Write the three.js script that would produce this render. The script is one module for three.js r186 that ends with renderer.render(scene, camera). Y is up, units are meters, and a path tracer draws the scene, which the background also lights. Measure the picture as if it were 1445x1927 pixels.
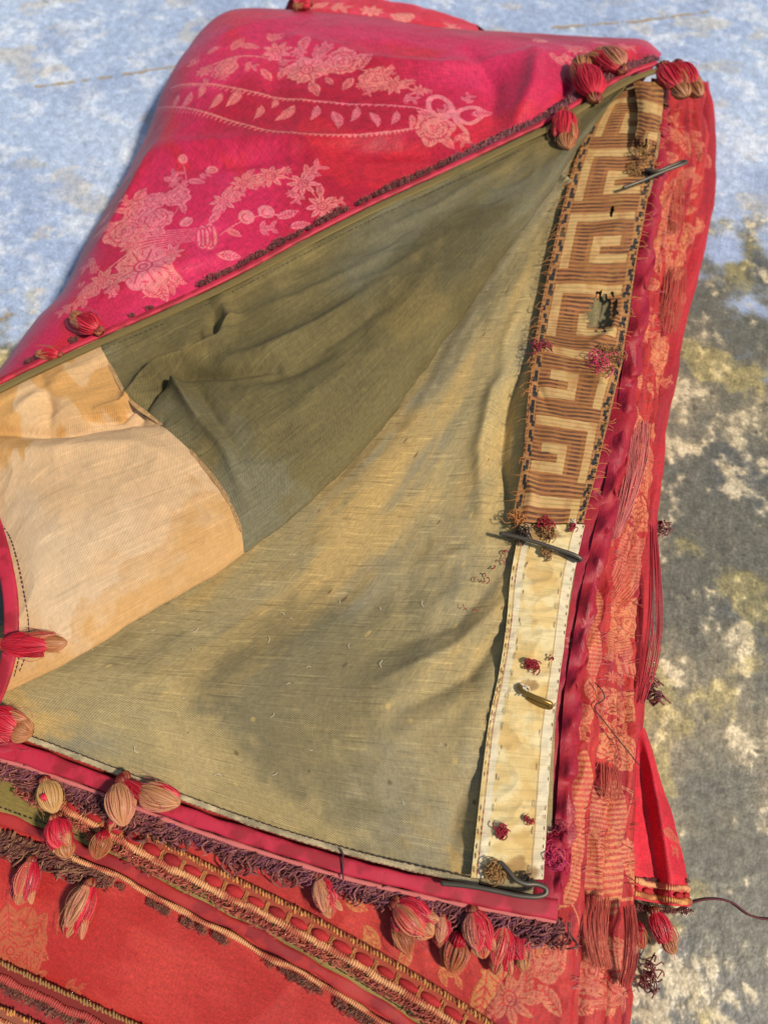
import * as THREE from 'three';
import { mergeGeometries } from 'three/addons/utils/BufferGeometryUtils.js';

// ---------------------------------------------------------------- camera, sky, sun, exposure
const scene = new THREE.Scene();
const FOV = 67.3, TILT = THREE.MathUtils.degToRad(25), CAMH = 0.585;
const camera = new THREE.PerspectiveCamera(FOV, 767 / 1024, 0.01, 60);
camera.position.set(0, CAMH, 0);
camera.lookAt(0, 0, -CAMH * Math.tan(TILT));
camera.focus = 0.52; camera.userData.fStop = 6;
camera.updateMatrixWorld(true);
{ // open sky, hazy white clouds in blue, the same all the way round
  const W = 128, H = 64, d = new Float32Array(W * H * 4);
  for (let j = 0; j < H; j++) for (let i = 0; i < W; i++) {
    const e = ((j + 0.5) / H - 0.5) * Math.PI, t = Math.max(0, Math.sin(e)), k = (j * W + i) * 4;
    const m = Math.pow(1 - t, 1.6);
    d[k] = 0.66 + 0.06 * m; d[k + 1] = 0.80 + 0.06 * m; d[k + 2] = 1.02 + 0.06 * m; d[k + 3] = 1;
  }
  const t = new THREE.DataTexture(d, W, H, THREE.RGBAFormat, THREE.FloatType);
  t.mapping = THREE.EquirectangularReflectionMapping; t.magFilter = THREE.LinearFilter; t.needsUpdate = true;
  scene.background = t; scene.environment = t;
  scene.backgroundIntensity = scene.environmentIntensity = 0.33;
}
const sun = new THREE.DirectionalLight(new THREE.Color().setRGB(1.0, 0.86, 0.70), 4.7);
sun.position.set(0.95, 1.25, 0.20); sun.target.position.set(0, 0, -0.25);
sun.castShadow = true; sun.shadow.radius = 11; sun.shadow.mapSize.set(2048, 2048);
Object.assign(sun.shadow.camera, { left: -0.8, right: 0.8, top: 0.8, bottom: -0.8, near: 0.05, far: 4 });
scene.add(sun, sun.target);
const renderer = new THREE.WebGLRenderer({ antialias: true });
renderer.toneMapping = THREE.LinearToneMapping;
renderer.toneMappingExposure = 0.97;
renderer.shadowMap.enabled = true;

// ---------------------------------------------------------------- small maths
const V = (x, y, z) => new THREE.Vector3(x, y, z);
const FPX = 963.5 / Math.tan(THREE.MathUtils.degToRad(FOV / 2)), ct = Math.cos(TILT), st = Math.sin(TILT);
// the point of the place that lies at height h on the line of sight through a spot of the photograph
function P(px, py, h) {
  const cx = (px - 722.5) / FPX, cy = (963.5 - py) / FPX;
  const dx = cx, dy = cy * st - ct, dz = -cy * ct - st, t = (h - CAMH) / dy;
  return V(dx * t, h, dz * t);
}
function spot(p) {
  const y = p.y - CAMH, f = -y * ct - p.z * st, u = y * st - p.z * ct;
  return [722.5 + (p.x / f) * FPX, 963.5 - (u / f) * FPX];
}
function rng(a) { return () => { a |= 0; a = (a + 0x6d2b79f5) | 0; let t = Math.imul(a ^ (a >>> 15), 1 | a); t = (t + Math.imul(t ^ (t >>> 7), 61 | t)) ^ t; return ((t ^ (t >>> 14)) >>> 0) / 4294967296; }; }
const R0 = rng(7), perm = new Uint8Array(512), gx = new Float32Array(256), gy = new Float32Array(256);
for (let i = 0; i < 256; i++) { perm[i] = i; const a = R0() * 6.2832; gx[i] = Math.cos(a); gy[i] = Math.sin(a); }
for (let i = 255; i > 0; i--) { const j = Math.floor(R0() * (i + 1)), t = perm[i]; perm[i] = perm[j]; perm[j] = t; }
for (let i = 0; i < 256; i++) perm[i + 256] = perm[i];
function noise(x, y) {
  const xi = Math.floor(x), yi = Math.floor(y), X = xi & 255, Y = yi & 255; x -= xi; y -= yi;
  const u = x * x * x * (x * (x * 6 - 15) + 10), v = y * y * y * (y * (y * 6 - 15) + 10), A = perm[X] + Y, B = perm[X + 1] + Y;
  const a = perm[A], b = perm[B], c = perm[A + 1], d = perm[B + 1];
  const n0 = gx[a] * x + gy[a] * y, n1 = gx[b] * (x - 1) + gy[b] * y, n2 = gx[c] * x + gy[c] * (y - 1), n3 = gx[d] * (x - 1) + gy[d] * (y - 1);
  return (n0 + (n1 - n0) * u + (n2 - n0) * v + (n0 - n1 - n2 + n3) * u * v) * 1.5;
}
function fbm(x, y, o = 4) { let s = 0, a = 0.5; for (let i = 0; i < o; i++) { s += a * noise(x, y); x = x * 2.03 + 17.1; y = y * 2.03 + 9.7; a *= 0.5; } return s; }
// tabulated noise for the textures (same look, quicker to read)
const TN = 1024, tab3 = new Float32Array(TN * TN), tab5 = new Float32Array(TN * TN), tab1 = new Float32Array(TN * TN);
{
  const per = (x, y, p) => { // gradient noise that repeats every p cells
    const xi = Math.floor(x), yi = Math.floor(y), fx = x - xi, fy = y - yi, u = fx * fx * fx * (fx * (fx * 6 - 15) + 10), v = fy * fy * fy * (fy * (fy * 6 - 15) + 10);
    const h = (i, j) => perm[(perm[((i % p) + p) % p & 255] + (((j % p) + p) % p)) & 511], a = h(xi, yi), b = h(xi + 1, yi), c = h(xi, yi + 1), d = h(xi + 1, yi + 1);
    const n0 = gx[a] * fx + gy[a] * fy, n1 = gx[b] * (fx - 1) + gy[b] * fy, n2 = gx[c] * fx + gy[c] * (fy - 1), n3 = gx[d] * (fx - 1) + gy[d] * (fy - 1);
    return (n0 + (n1 - n0) * u + (n2 - n0) * v + (n0 - n1 - n2 + n3) * u * v) * 1.5;
  };
  for (let y = 0; y < TN; y++) for (let x = 0; x < TN; x++) {
    let a = 0.5, s = 0; for (let o = 0, f = 1; o < 5; o++, f *= 2) { s += a * per((x / 64) * f + o * 5, (y / 64) * f + o * 3, 16 * f); a *= 0.5; if (o === 2) tab3[y * TN + x] = s; } tab5[y * TN + x] = s; tab1[y * TN + x] = per(x / 8, y / 8, 128);
  }
}
function look(t, x, y, k) { x *= k; y *= k; const xi = Math.floor(x), yi = Math.floor(y), u = x - xi, v = y - yi, X = xi & 1023, Y = (yi & 1023) << 10, X1 = (xi + 1) & 1023, Y1 = ((yi + 1) & 1023) << 10, a = t[Y + X], b = t[Y + X1], c = t[Y1 + X], d = t[Y1 + X1]; return a + (b - a) * u + (c - a) * v + (a - b - c + d) * u * v; }
const fbmT = (x, y, o = 4) => look(o > 3 ? tab5 : tab3, x, y, 64), noiseT = (x, y) => look(tab1, x, y, 8);
const ridge = (x, y) => { const a = 1 - Math.abs(noise(x, y)) * 2.2, b = 1 - Math.abs(noise(x * 2.1 + 7, y * 2.1 + 3)) * 2.2; return a * Math.abs(a) + 0.4 * b * Math.abs(b) - 0.6; };
const sst = (a, b, x) => { const t = Math.min(1, Math.max(0, (x - a) / (b - a))); return t * t * (3 - 2 * t); };
const lerp = (a, b, t) => a + (b - a) * t, clamp = (x, a, b) => Math.min(b, Math.max(a, x));
const ring3 = Array.from({ length: 64 }, () => new Float64Array(3)); let ringAt = 0;
const mix3 = (a, b, t) => { const o = ring3[ringAt = (ringAt + 1) & 63]; o[0] = a[0] + (b[0] - a[0]) * t; o[1] = a[1] + (b[1] - a[1]) * t; o[2] = a[2] + (b[2] - a[2]) * t; return o; };
const tone = (c, k) => { const o = ring3[ringAt = (ringAt + 1) & 63]; o[0] = c[0] * k; o[1] = c[1] * k; o[2] = c[2] * k; return o; };
const lin = (r, g, b) => new THREE.Color().setRGB(r / 255, g / 255, b / 255, THREE.SRGBColorSpace);

// ---------------------------------------------------------------- textures
function colourTex(w, h, fn, wrap = THREE.ClampToEdgeWrapping) {
  const d = new Uint8Array(w * h * 4);
  for (let y = 0, k = 0; y < h; y++) for (let x = 0; x < w; x++, k += 4) { const c = fn(x, y); d[k] = clamp(c[0], 0, 255); d[k + 1] = clamp(c[1], 0, 255); d[k + 2] = clamp(c[2], 0, 255); d[k + 3] = 255; }
  const t = new THREE.DataTexture(d, w, h); t.colorSpace = THREE.SRGBColorSpace; t.magFilter = t.minFilter = THREE.LinearFilter; t.wrapS = t.wrapT = wrap; t.needsUpdate = true; return t;
}
function greyTex(w, h, fn, wrap = THREE.RepeatWrapping) {
  const d = new Uint8Array(w * h * 4);
  for (let y = 0, k = 0; y < h; y++) for (let x = 0; x < w; x++, k += 4) { d[k] = d[k + 1] = d[k + 2] = clamp(fn(x, y) * 255, 0, 255); d[k + 3] = 255; }
  const t = new THREE.DataTexture(d, w, h); t.magFilter = t.minFilter = THREE.LinearFilter; t.wrapS = t.wrapT = wrap; t.needsUpdate = true; return t;
}
function canvas(w, h) { const c = document.createElement('canvas'); c.width = w; c.height = h; const x = c.getContext('2d'); x.fillStyle = '#000'; x.fillRect(0, 0, w, h); return [c, x]; }
// a woven twill, one tile = 3 cm
const twill = greyTex(256, 256, (x, y) => 0.5 + 0.3 * Math.sin(((x + y) / 256) * 6.2832 * 20) + 0.2 * Math.sin((x / 256) * 6.2832 * 64) * Math.sin((y / 256) * 6.2832 * 64));
twill.channel = 1; twill.repeat.set(1 / 0.03, 1 / 0.03);
const plain = greyTex(128, 128, (x, y) => 0.5 + 0.25 * Math.sin((x / 128) * 6.2832 * 16) * Math.cos((y / 128) * 6.2832 * 8) + 0.25 * Math.sin((y / 128) * 6.2832 * 16 + Math.PI * Math.floor(x / 8)));
plain.channel = 1; plain.repeat.set(1 / 0.018, 1 / 0.018);

// ---------------------------------------------------------------- naming
const taken = {};
function numbered(n) { const k = taken[n] = (taken[n] ?? -1) + 1; return k ? `${n}_${String(k).padStart(3, '0')}` : n; }
function thing(name, label, category, group) { const g = new THREE.Group(); g.name = numbered(name); g.userData = { label, category }; if (group) g.userData.group = group; scene.add(g); return g; }
function part(name, geo, mat, parent, label) { const m = new THREE.Mesh(geo, mat); m.name = name; m.castShadow = m.receiveShadow = true; if (label) m.userData.label = label; parent.add(m); return m; }
function stuff(name, geo, mat, parent) { const m = part(name, geo, mat, parent); m.userData.kind = 'stuff'; return m; }

// ---------------------------------------------------------------- cloth patches
const cr = (a, b, c, d, t) => 0.5 * (2 * b + (c - a) * t + (2 * a - 5 * b + 4 * c - d) * t * t + (3 * b - a - 3 * c + d) * t * t * t);
const wrinkle = (pts, a, w, h) => ({ p: pts.map(([x, y]) => P(x, y, h)), a, w });
function creaseAt(list, x, z) {
  let s = 0;
  for (const c of list) {
    let best = 1e9, bt = 0; const n = c.p.length - 1;
    for (let i = 0; i < n; i++) {
      const a = c.p[i], b = c.p[i + 1], dx = b.x - a.x, dz = b.z - a.z, t = clamp(((x - a.x) * dx + (z - a.z) * dz) / (dx * dx + dz * dz), 0, 1);
      const ex = x - a.x - dx * t, ez = z - a.z - dz * t, q = ex * ex + ez * ez; if (q < best) { best = q; bt = (i + t) / n; }
    }
    s += c.a * (0.55 * Math.exp(-best / (c.w * c.w)) + 0.55 * Math.exp(-best / (0.16 * c.w * c.w))) * (0.35 + 0.65 * Math.sin(Math.PI * clamp(bt, 0.02, 0.98)));
  }
  return s;
}
class Patch {
  constructor(rows) { this.g = rows.map((r) => r.map((c) => (c.isVector3 ? c : P(c[0], c[1], c[2])))); this.nr = rows.length; this.nc = rows[0].length; }
  at(u, v) {
    const X = clamp(u, 0, 1) * (this.nc - 1), Y = clamp(v, 0, 1) * (this.nr - 1), i = Math.min(this.nc - 2, Math.floor(X)), j = Math.min(this.nr - 2, Math.floor(Y)), s = X - i, t = Y - j;
    const q = [], g = this.g, out = V(0, 0, 0);
    for (const k of ['x', 'y', 'z']) {
      for (let b = -1; b < 3; b++) {
        const r = g[clamp(j + b, 0, this.nr - 1)];
        const p0 = i > 0 ? r[i - 1][k] : 2 * r[i][k] - r[i + 1][k], p3 = i < this.nc - 2 ? r[i + 2][k] : 2 * r[i + 1][k] - r[i][k];
        q[b + 1] = cr(p0, r[i][k], r[i + 1][k], p3, s);
      }
      if (j === 0) q[0] = 2 * q[1] - q[2];
      if (j === this.nr - 2) q[3] = 2 * q[2] - q[1];
      out[k] = cr(q[0], q[1], q[2], q[3], t);
    }
    return out;
  }
  build({ nu = 120, nv = 120, u0 = 0, u1 = 1, v0 = 0, v1 = 1, disp, hole, rim = 0.0012, lookup = true } = {}) {
    const W = nu + 1, H = nv + 1, n = W * H; let pos = new Float32Array(n * 3), U = new Float32Array(n * 2), M = new Float32Array(n * 2);
    for (let j = 0; j < H; j++) for (let i = 0; i < W; i++) { const k = j * W + i, u = u0 + (u1 - u0) * i / nu, v = v0 + (v1 - v0) * j / nv, p = this.at(u, v); pos.set([p.x, p.y, p.z], k * 3); U[k * 2] = u; U[k * 2 + 1] = v; }
    const dist = (a, b) => Math.hypot(pos[a * 3] - pos[b * 3], pos[a * 3 + 1] - pos[b * 3 + 1], pos[a * 3 + 2] - pos[b * 3 + 2]);
    const mid = Math.floor(nu / 2), midv = Math.floor(nv / 2);
    for (let j = 0; j < H; j++) { let s = 0; for (let i = mid + 1; i < W; i++) { s += dist(j * W + i, j * W + i - 1); M[(j * W + i) * 2] = s; } s = 0; for (let i = mid - 1; i >= 0; i--) { s -= dist(j * W + i, j * W + i + 1); M[(j * W + i) * 2] = s; } }
    for (let i = 0; i < W; i++) { let s = 0; for (let j = midv + 1; j < H; j++) { s += dist(j * W + i, (j - 1) * W + i); M[(j * W + i) * 2 + 1] = s; } s = 0; for (let j = midv - 1; j >= 0; j--) { s -= dist(j * W + i, (j + 1) * W + i); M[(j * W + i) * 2 + 1] = s; } }
    const normals = () => {
      const N = new Float32Array(n * 3); let sum = 0;
      for (let j = 0; j < H; j++) for (let i = 0; i < W; i++) {
        const a = (j * W + Math.max(0, i - 1)) * 3, b = (j * W + Math.min(nu, i + 1)) * 3, c = (Math.max(0, j - 1) * W + i) * 3, d = (Math.min(nv, j + 1) * W + i) * 3;
        const ux = pos[b] - pos[a], uy = pos[b + 1] - pos[a + 1], uz = pos[b + 2] - pos[a + 2], vx = pos[d] - pos[c], vy = pos[d + 1] - pos[c + 1], vz = pos[d + 2] - pos[c + 2];
        let x = vy * uz - vz * uy, y = vz * ux - vx * uz, z = vx * uy - vy * ux; const l = Math.hypot(x, y, z) || 1; const k = (j * W + i) * 3; N[k] = x / l; N[k + 1] = y / l; N[k + 2] = z / l; sum += y / l;
      }
      return [N, sum];
    };
    let [N, sum] = normals(); const flip = sum < 0 ? -1 : 1;
    if (flip < 0) for (let i = 0; i < N.length; i++) N[i] = -N[i];
    if (disp) {
      const q = pos.slice();
      for (let k = 0; k < n; k++) { const d = disp(U[k * 2], U[k * 2 + 1], pos[k * 3], pos[k * 3 + 2], M[k * 2], M[k * 2 + 1]); for (let c = 0; c < 3; c++) q[k * 3 + c] += N[k * 3 + c] * d; }
      pos = q; [N] = normals(); if (flip < 0) for (let i = 0; i < N.length; i++) N[i] = -N[i];
    }
    const idx = [];
    for (let j = 0; j < nv; j++) for (let i = 0; i < nu; i++) {
      if (hole && hole(u0 + (u1 - u0) * (i + 0.5) / nu, v0 + (v1 - v0) * (j + 0.5) / nv)) continue;
      const a = j * W + i, b = a + 1, c = a + W, d = c + 1;
      if (flip > 0) idx.push(a, c, b, b, c, d); else idx.push(a, b, c, b, d, c);
    }
    let P3 = Array.from(pos), N3 = Array.from(N), U2 = Array.from(U), M2 = Array.from(M);
    if (rim) {
      const edge = []; for (let i = 0; i < nu; i++) edge.push(i); for (let j = 0; j < nv; j++) edge.push(j * W + nu); for (let i = nu; i > 0; i--) edge.push(nv * W + i); for (let j = nv; j > 0; j--) edge.push(j * W);
      const at = P3.length / 3; let cx = 0, cz = 0; for (const k of edge) { cx += pos[k * 3]; cz += pos[k * 3 + 2]; } cx /= edge.length; cz /= edge.length;
      for (const lower of [0, 1]) for (let e = 0; e < edge.length; e++) {
        const k = edge[e], ka = edge[(e + edge.length - 1) % edge.length], kb = edge[(e + 1) % edge.length];
        for (let c = 0; c < 3; c++) P3.push(pos[k * 3 + c] - (lower ? rim * N[k * 3 + c] : 0));
        const t = V(pos[kb * 3] - pos[ka * 3], pos[kb * 3 + 1] - pos[ka * 3 + 1], pos[kb * 3 + 2] - pos[ka * 3 + 2]), o = t.cross(V(N[k * 3], N[k * 3 + 1], N[k * 3 + 2])).normalize();
        if (flip < 0) o.negate(); N3.push(o.x, o.y, o.z); U2.push(U[k * 2], U[k * 2 + 1]); M2.push(M[k * 2], M[k * 2 + 1]);
      }
      const m = edge.length;
      for (let e = 0; e < m; e++) { const a = at + e, b = at + (e + 1) % m, c = a + m, d = b + m; if (flip > 0) idx.push(a, b, c, b, d, c); else idx.push(a, c, b, b, c, d); }
    }
    const g = new THREE.BufferGeometry();
    g.setAttribute('position', new THREE.Float32BufferAttribute(P3, 3)); g.setAttribute('normal', new THREE.Float32BufferAttribute(N3, 3));
    g.setAttribute('uv', new THREE.Float32BufferAttribute(U2, 2)); g.setAttribute('uv1', new THREE.Float32BufferAttribute(M2, 2)); g.setIndex(idx);
    if (lookup) {
      const s = new Float32Array(n * 2); for (let k = 0; k < n; k++) { const q = spot({ x: pos[k * 3], y: pos[k * 3 + 1], z: pos[k * 3 + 2] }); s[k * 2] = q[0]; s[k * 2 + 1] = q[1]; }
      (this.looks ??= []).push({ pos, N, U, s, n });
    }
    return g;
  }
  // surface point seen at a spot: {p, n, u, v}
  on(px, py) {
    let best = 1e12, L, K;
    for (const l of this.looks) for (let k = 0; k < l.n; k++) { const a = l.s[k * 2] - px, b = l.s[k * 2 + 1] - py, q = a * a + b * b - l.pos[k * 3 + 1] * 400; if (q < best) { best = q; L = l; K = k; } }
    return { p: V(L.pos[K * 3], L.pos[K * 3 + 1], L.pos[K * 3 + 2]), n: V(L.N[K * 3], L.N[K * 3 + 1], L.N[K * 3 + 2]), u: L.U[K * 2], v: L.U[K * 2 + 1] };
  }
  // transform of a 2D canvas so that drawing units are metres on the cloth, x to the photograph's right, y towards the viewer
  frame(ctx, W, H, px, py, angle = 0, scale = 1) {
    const { u, v } = this.on(px, py), e = 0.004, a = this.at(u - e, v), b = this.at(u + e, v), c = this.at(u, v - e), d = this.at(u, v + e);
    const w = Math.min(u + e, 1) - Math.max(u - e, 0), h = Math.min(v + e, 1) - Math.max(v - e, 0);
    let A = (b.x - a.x) / w, B = (d.x - c.x) / h, C = (b.z - a.z) / w, D = (d.z - c.z) / h, det = A * D - B * C;
    if (Math.abs(det) < 1e-4) det = 1e-4 * Math.sign(det || 1);
    let ux = D / det, uz = -B / det, vx = -C / det, vz = A / det; const cap = 400;
    ux = clamp(ux, -cap, cap); uz = clamp(uz, -cap, cap); vx = clamp(vx, -cap, cap); vz = clamp(vz, -cap, cap);
    ctx.setTransform(ux * W, vx * H, uz * W, vz * H, u * W, v * H); ctx.rotate(angle); ctx.scale(scale, scale);
  }
  uvLine(pts, W, H) { return pts.map(([x, y]) => { const q = this.on(x, y); return [q.u * W, q.v * H]; }); }
}
const smoothLine = (pts, n) => new THREE.CatmullRomCurve3(pts, false, 'centripetal').getSpacedPoints(n);
const pline = (pts, h) => pts.map(([x, y, k]) => P(x, y, k ?? h));
// sweep a closed cross-section along points; prof(i, n, a) -> [side, up]
function sweep(pts, n, m, prof, up = V(0, 1, 0), curved = true) {
  const L = curved ? smoothLine(pts, n) : pts; n = L.length - 1; const pos = [], uv = [], idx = []; let s = 0;
  for (let i = 0; i <= n; i++) {
    const T = L[Math.min(n, i + 1)].clone().sub(L[Math.max(0, i - 1)]).normalize(), S = T.clone().cross(up).normalize(), N = S.clone().cross(T);
    if (i) s += L[i].distanceTo(L[i - 1]);
    for (let k = 0; k <= m; k++) { const [a, b] = prof(i / n, s, (k / m) * Math.PI * 2); pos.push(L[i].x + S.x * a + N.x * b, L[i].y + S.y * a + N.y * b, L[i].z + S.z * a + N.z * b); uv.push(s, k / m); }
  }
  for (let i = 0; i < n; i++) for (let k = 0; k < m; k++) { const a = i * (m + 1) + k, b = a + m + 1; idx.push(a, a + 1, b, b, a + 1, b + 1); }
  const g = new THREE.BufferGeometry(); g.setAttribute('position', new THREE.Float32BufferAttribute(pos, 3)); g.setAttribute('uv', new THREE.Float32BufferAttribute(uv, 2)); g.setAttribute('uv1', new THREE.Float32BufferAttribute(uv, 2)); g.setIndex(idx); g.computeVertexNormals(); return g;
}
const flat = (w, t, ease = 0.6) => (f, s, a) => [w / 2 * Math.sign(Math.cos(a)) * Math.pow(Math.abs(Math.cos(a)), ease), t / 2 * Math.sign(Math.sin(a)) * Math.pow(Math.abs(Math.sin(a)), ease)];
function tube(pts, r, n = 12, m = 5) { return new THREE.TubeGeometry(new THREE.CatmullRomCurve3(pts, false, 'centripetal'), n, r, m, false); }

// ================================================================ FLOOR
{
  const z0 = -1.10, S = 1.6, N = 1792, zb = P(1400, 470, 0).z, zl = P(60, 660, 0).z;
  const hgt = new Float32Array(N * N), rnd = rng(3), cracks = [[[70, 163], [200, 146], [345, 122]], [[-30, 612], [6, 600], [24, 590]], [[1040, 52], [1200, 40], [1330, 22]]].map((c) => c.map(([x, y]) => P(x, y, 0)));
  const crackAt = (x, z) => { let b = 1; for (const c of cracks) for (let i = 0; i < 2; i++) { const p = c[i], q = c[i + 1], dx = q.x - p.x, dz = q.z - p.z, t = clamp(((x - p.x) * dx + (z - p.z) * dz) / (dx * dx + dz * dz), 0, 1); b = Math.min(b, Math.hypot(x - p.x - dx * t, z - p.z - dz * t)); } return b; };
  const tex = colourTex(N, N, (x, y) => {
    const X = (x / N - 0.5) * S, Z = z0 + (y / N) * S;
    const f1 = fbmT(X * 7 + 3, Z * 7, 5), f2 = fbmT(X * 24 + 9, Z * 26 + 5, 5), f3 = fbmT(X * 110, Z * 110 + 30, 5), f4 = fbmT(X * 3.1 + 40, Z * 3.1, 3), g = rnd() - 0.5;
    const streak = fbmT(X * 26 + Z * 14, Z * 60 - X * 22, 5);
    const f5 = fbmT(X * 52 + 31, Z * 52 + 14, 5); let c = [96, 97, 88];
    c = mix3(c, [84, 88, 88], sst(-0.08, 0.3, f1 + 0.2 * f2 + 0.12 * f3)); c = mix3(c, [130, 124, 104], sst(0, 0.35, f4 + 0.4 * f2));
    // old cream distemper, flaking and rubbed thin
    const pk = f2 * 0.55 + f5 * 0.55 + f1 * 0.6 + 0.2 * f3 + 0.25 * f4 + 0.10 * sst(-0.12, 0.02, Z + 0.1 * f2), cream = sst(0.0, 0.28, pk), thick = sst(0.17, 0.29, pk + 0.16 * f3);
    c = mix3(c, mix3([176, 162, 126], [214, 202, 170], clamp(0.45 + f2 * 1.3 + f3 * 0.6, 0, 1)), cream * 0.5 + thick * 0.26);
    c = mix3(c, [182, 166, 92], 0.4 * sst(0.16, 0.34, fbmT(X * 13 + 70, Z * 13 + 11, 5) + 0.1 * f3));
    // worn pale blue wash on the far side, sky reflection painted into its colour
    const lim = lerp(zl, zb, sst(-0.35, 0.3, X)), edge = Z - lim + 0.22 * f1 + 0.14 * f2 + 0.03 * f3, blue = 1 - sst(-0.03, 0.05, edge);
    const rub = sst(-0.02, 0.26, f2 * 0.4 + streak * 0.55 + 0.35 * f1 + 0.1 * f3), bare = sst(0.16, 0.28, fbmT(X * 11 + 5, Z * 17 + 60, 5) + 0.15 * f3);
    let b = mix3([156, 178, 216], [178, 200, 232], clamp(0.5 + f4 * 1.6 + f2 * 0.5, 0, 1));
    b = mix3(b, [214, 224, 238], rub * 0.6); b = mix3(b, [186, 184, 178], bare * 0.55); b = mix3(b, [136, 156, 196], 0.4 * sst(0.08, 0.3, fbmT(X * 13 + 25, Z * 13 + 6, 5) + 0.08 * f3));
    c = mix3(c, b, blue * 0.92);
    const pits = sst(0.36, 0.44, fbmT(X * 60 + 8, Z * 60, 3)); c = mix3(c, [70, 70, 64], pits * 0.5 * (1 - 0.7 * blue));
    let ck = 0; if (Z < -0.3) { const d = crackAt(X + 0.004 * f3 + 0.006 * f2, Z + 0.004 * f3); ck = d < 0.004 ? sst(0.0036, 0.001, d) * sst(-0.25, 0.05, f2 + f3) : 0; c = mix3(c, X < -0.55 ? [60, 62, 60] : [150, 132, 106], ck * 0.8); }
    hgt[y * N + x] = 0.4 - 0.3 * ck + 0.14 * thick + 0.08 * rub * blue + 0.30 * f3 * (1 - 0.4 * blue) + 0.2 * f2 - 0.05 * pits + g * 0.08;
    const scr = sst(0.5, 0.62, noiseT(X * 40 + Z * 30, Z * 620 - X * 340)) + sst(0.5, 0.62, noiseT(X * 560 + Z * 200 + 9, Z * 36 - X * 20)), grit = noiseT(X * 420, Z * 420);
    return tone(c, 1 + (0.26 * f3 + 0.16 * grit + g * 0.18 + 0.12 * scr) * (1 - 0.4 * blue));
  }, THREE.MirroredRepeatWrapping);
  const bump = greyTex(N, N, (x, y) => hgt[y * N + x], THREE.MirroredRepeatWrapping);
  const rough = greyTex(512, 512, (x, y) => 0.66 + 0.4 * fbmT(x / 40, y / 40, 4), THREE.MirroredRepeatWrapping);
  const g = new THREE.PlaneGeometry(8, 8, 1, 1).rotateX(-Math.PI / 2), uv = g.attributes.uv, p = g.attributes.position;
  for (let i = 0; i < p.count; i++) uv.setXY(i, p.getX(i) / S + 0.5, (p.getZ(i) - z0) / S);
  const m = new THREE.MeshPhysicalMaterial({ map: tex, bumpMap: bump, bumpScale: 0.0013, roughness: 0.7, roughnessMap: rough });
  const o = new THREE.Mesh(g, m); o.name = 'floor'; o.receiveShadow = true; o.userData = { kind: 'structure', label: 'worn concrete floor with flaking cream and blue paint, sky reflection painted into the blue', category: 'floor' }; scene.add(o);
}
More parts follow.
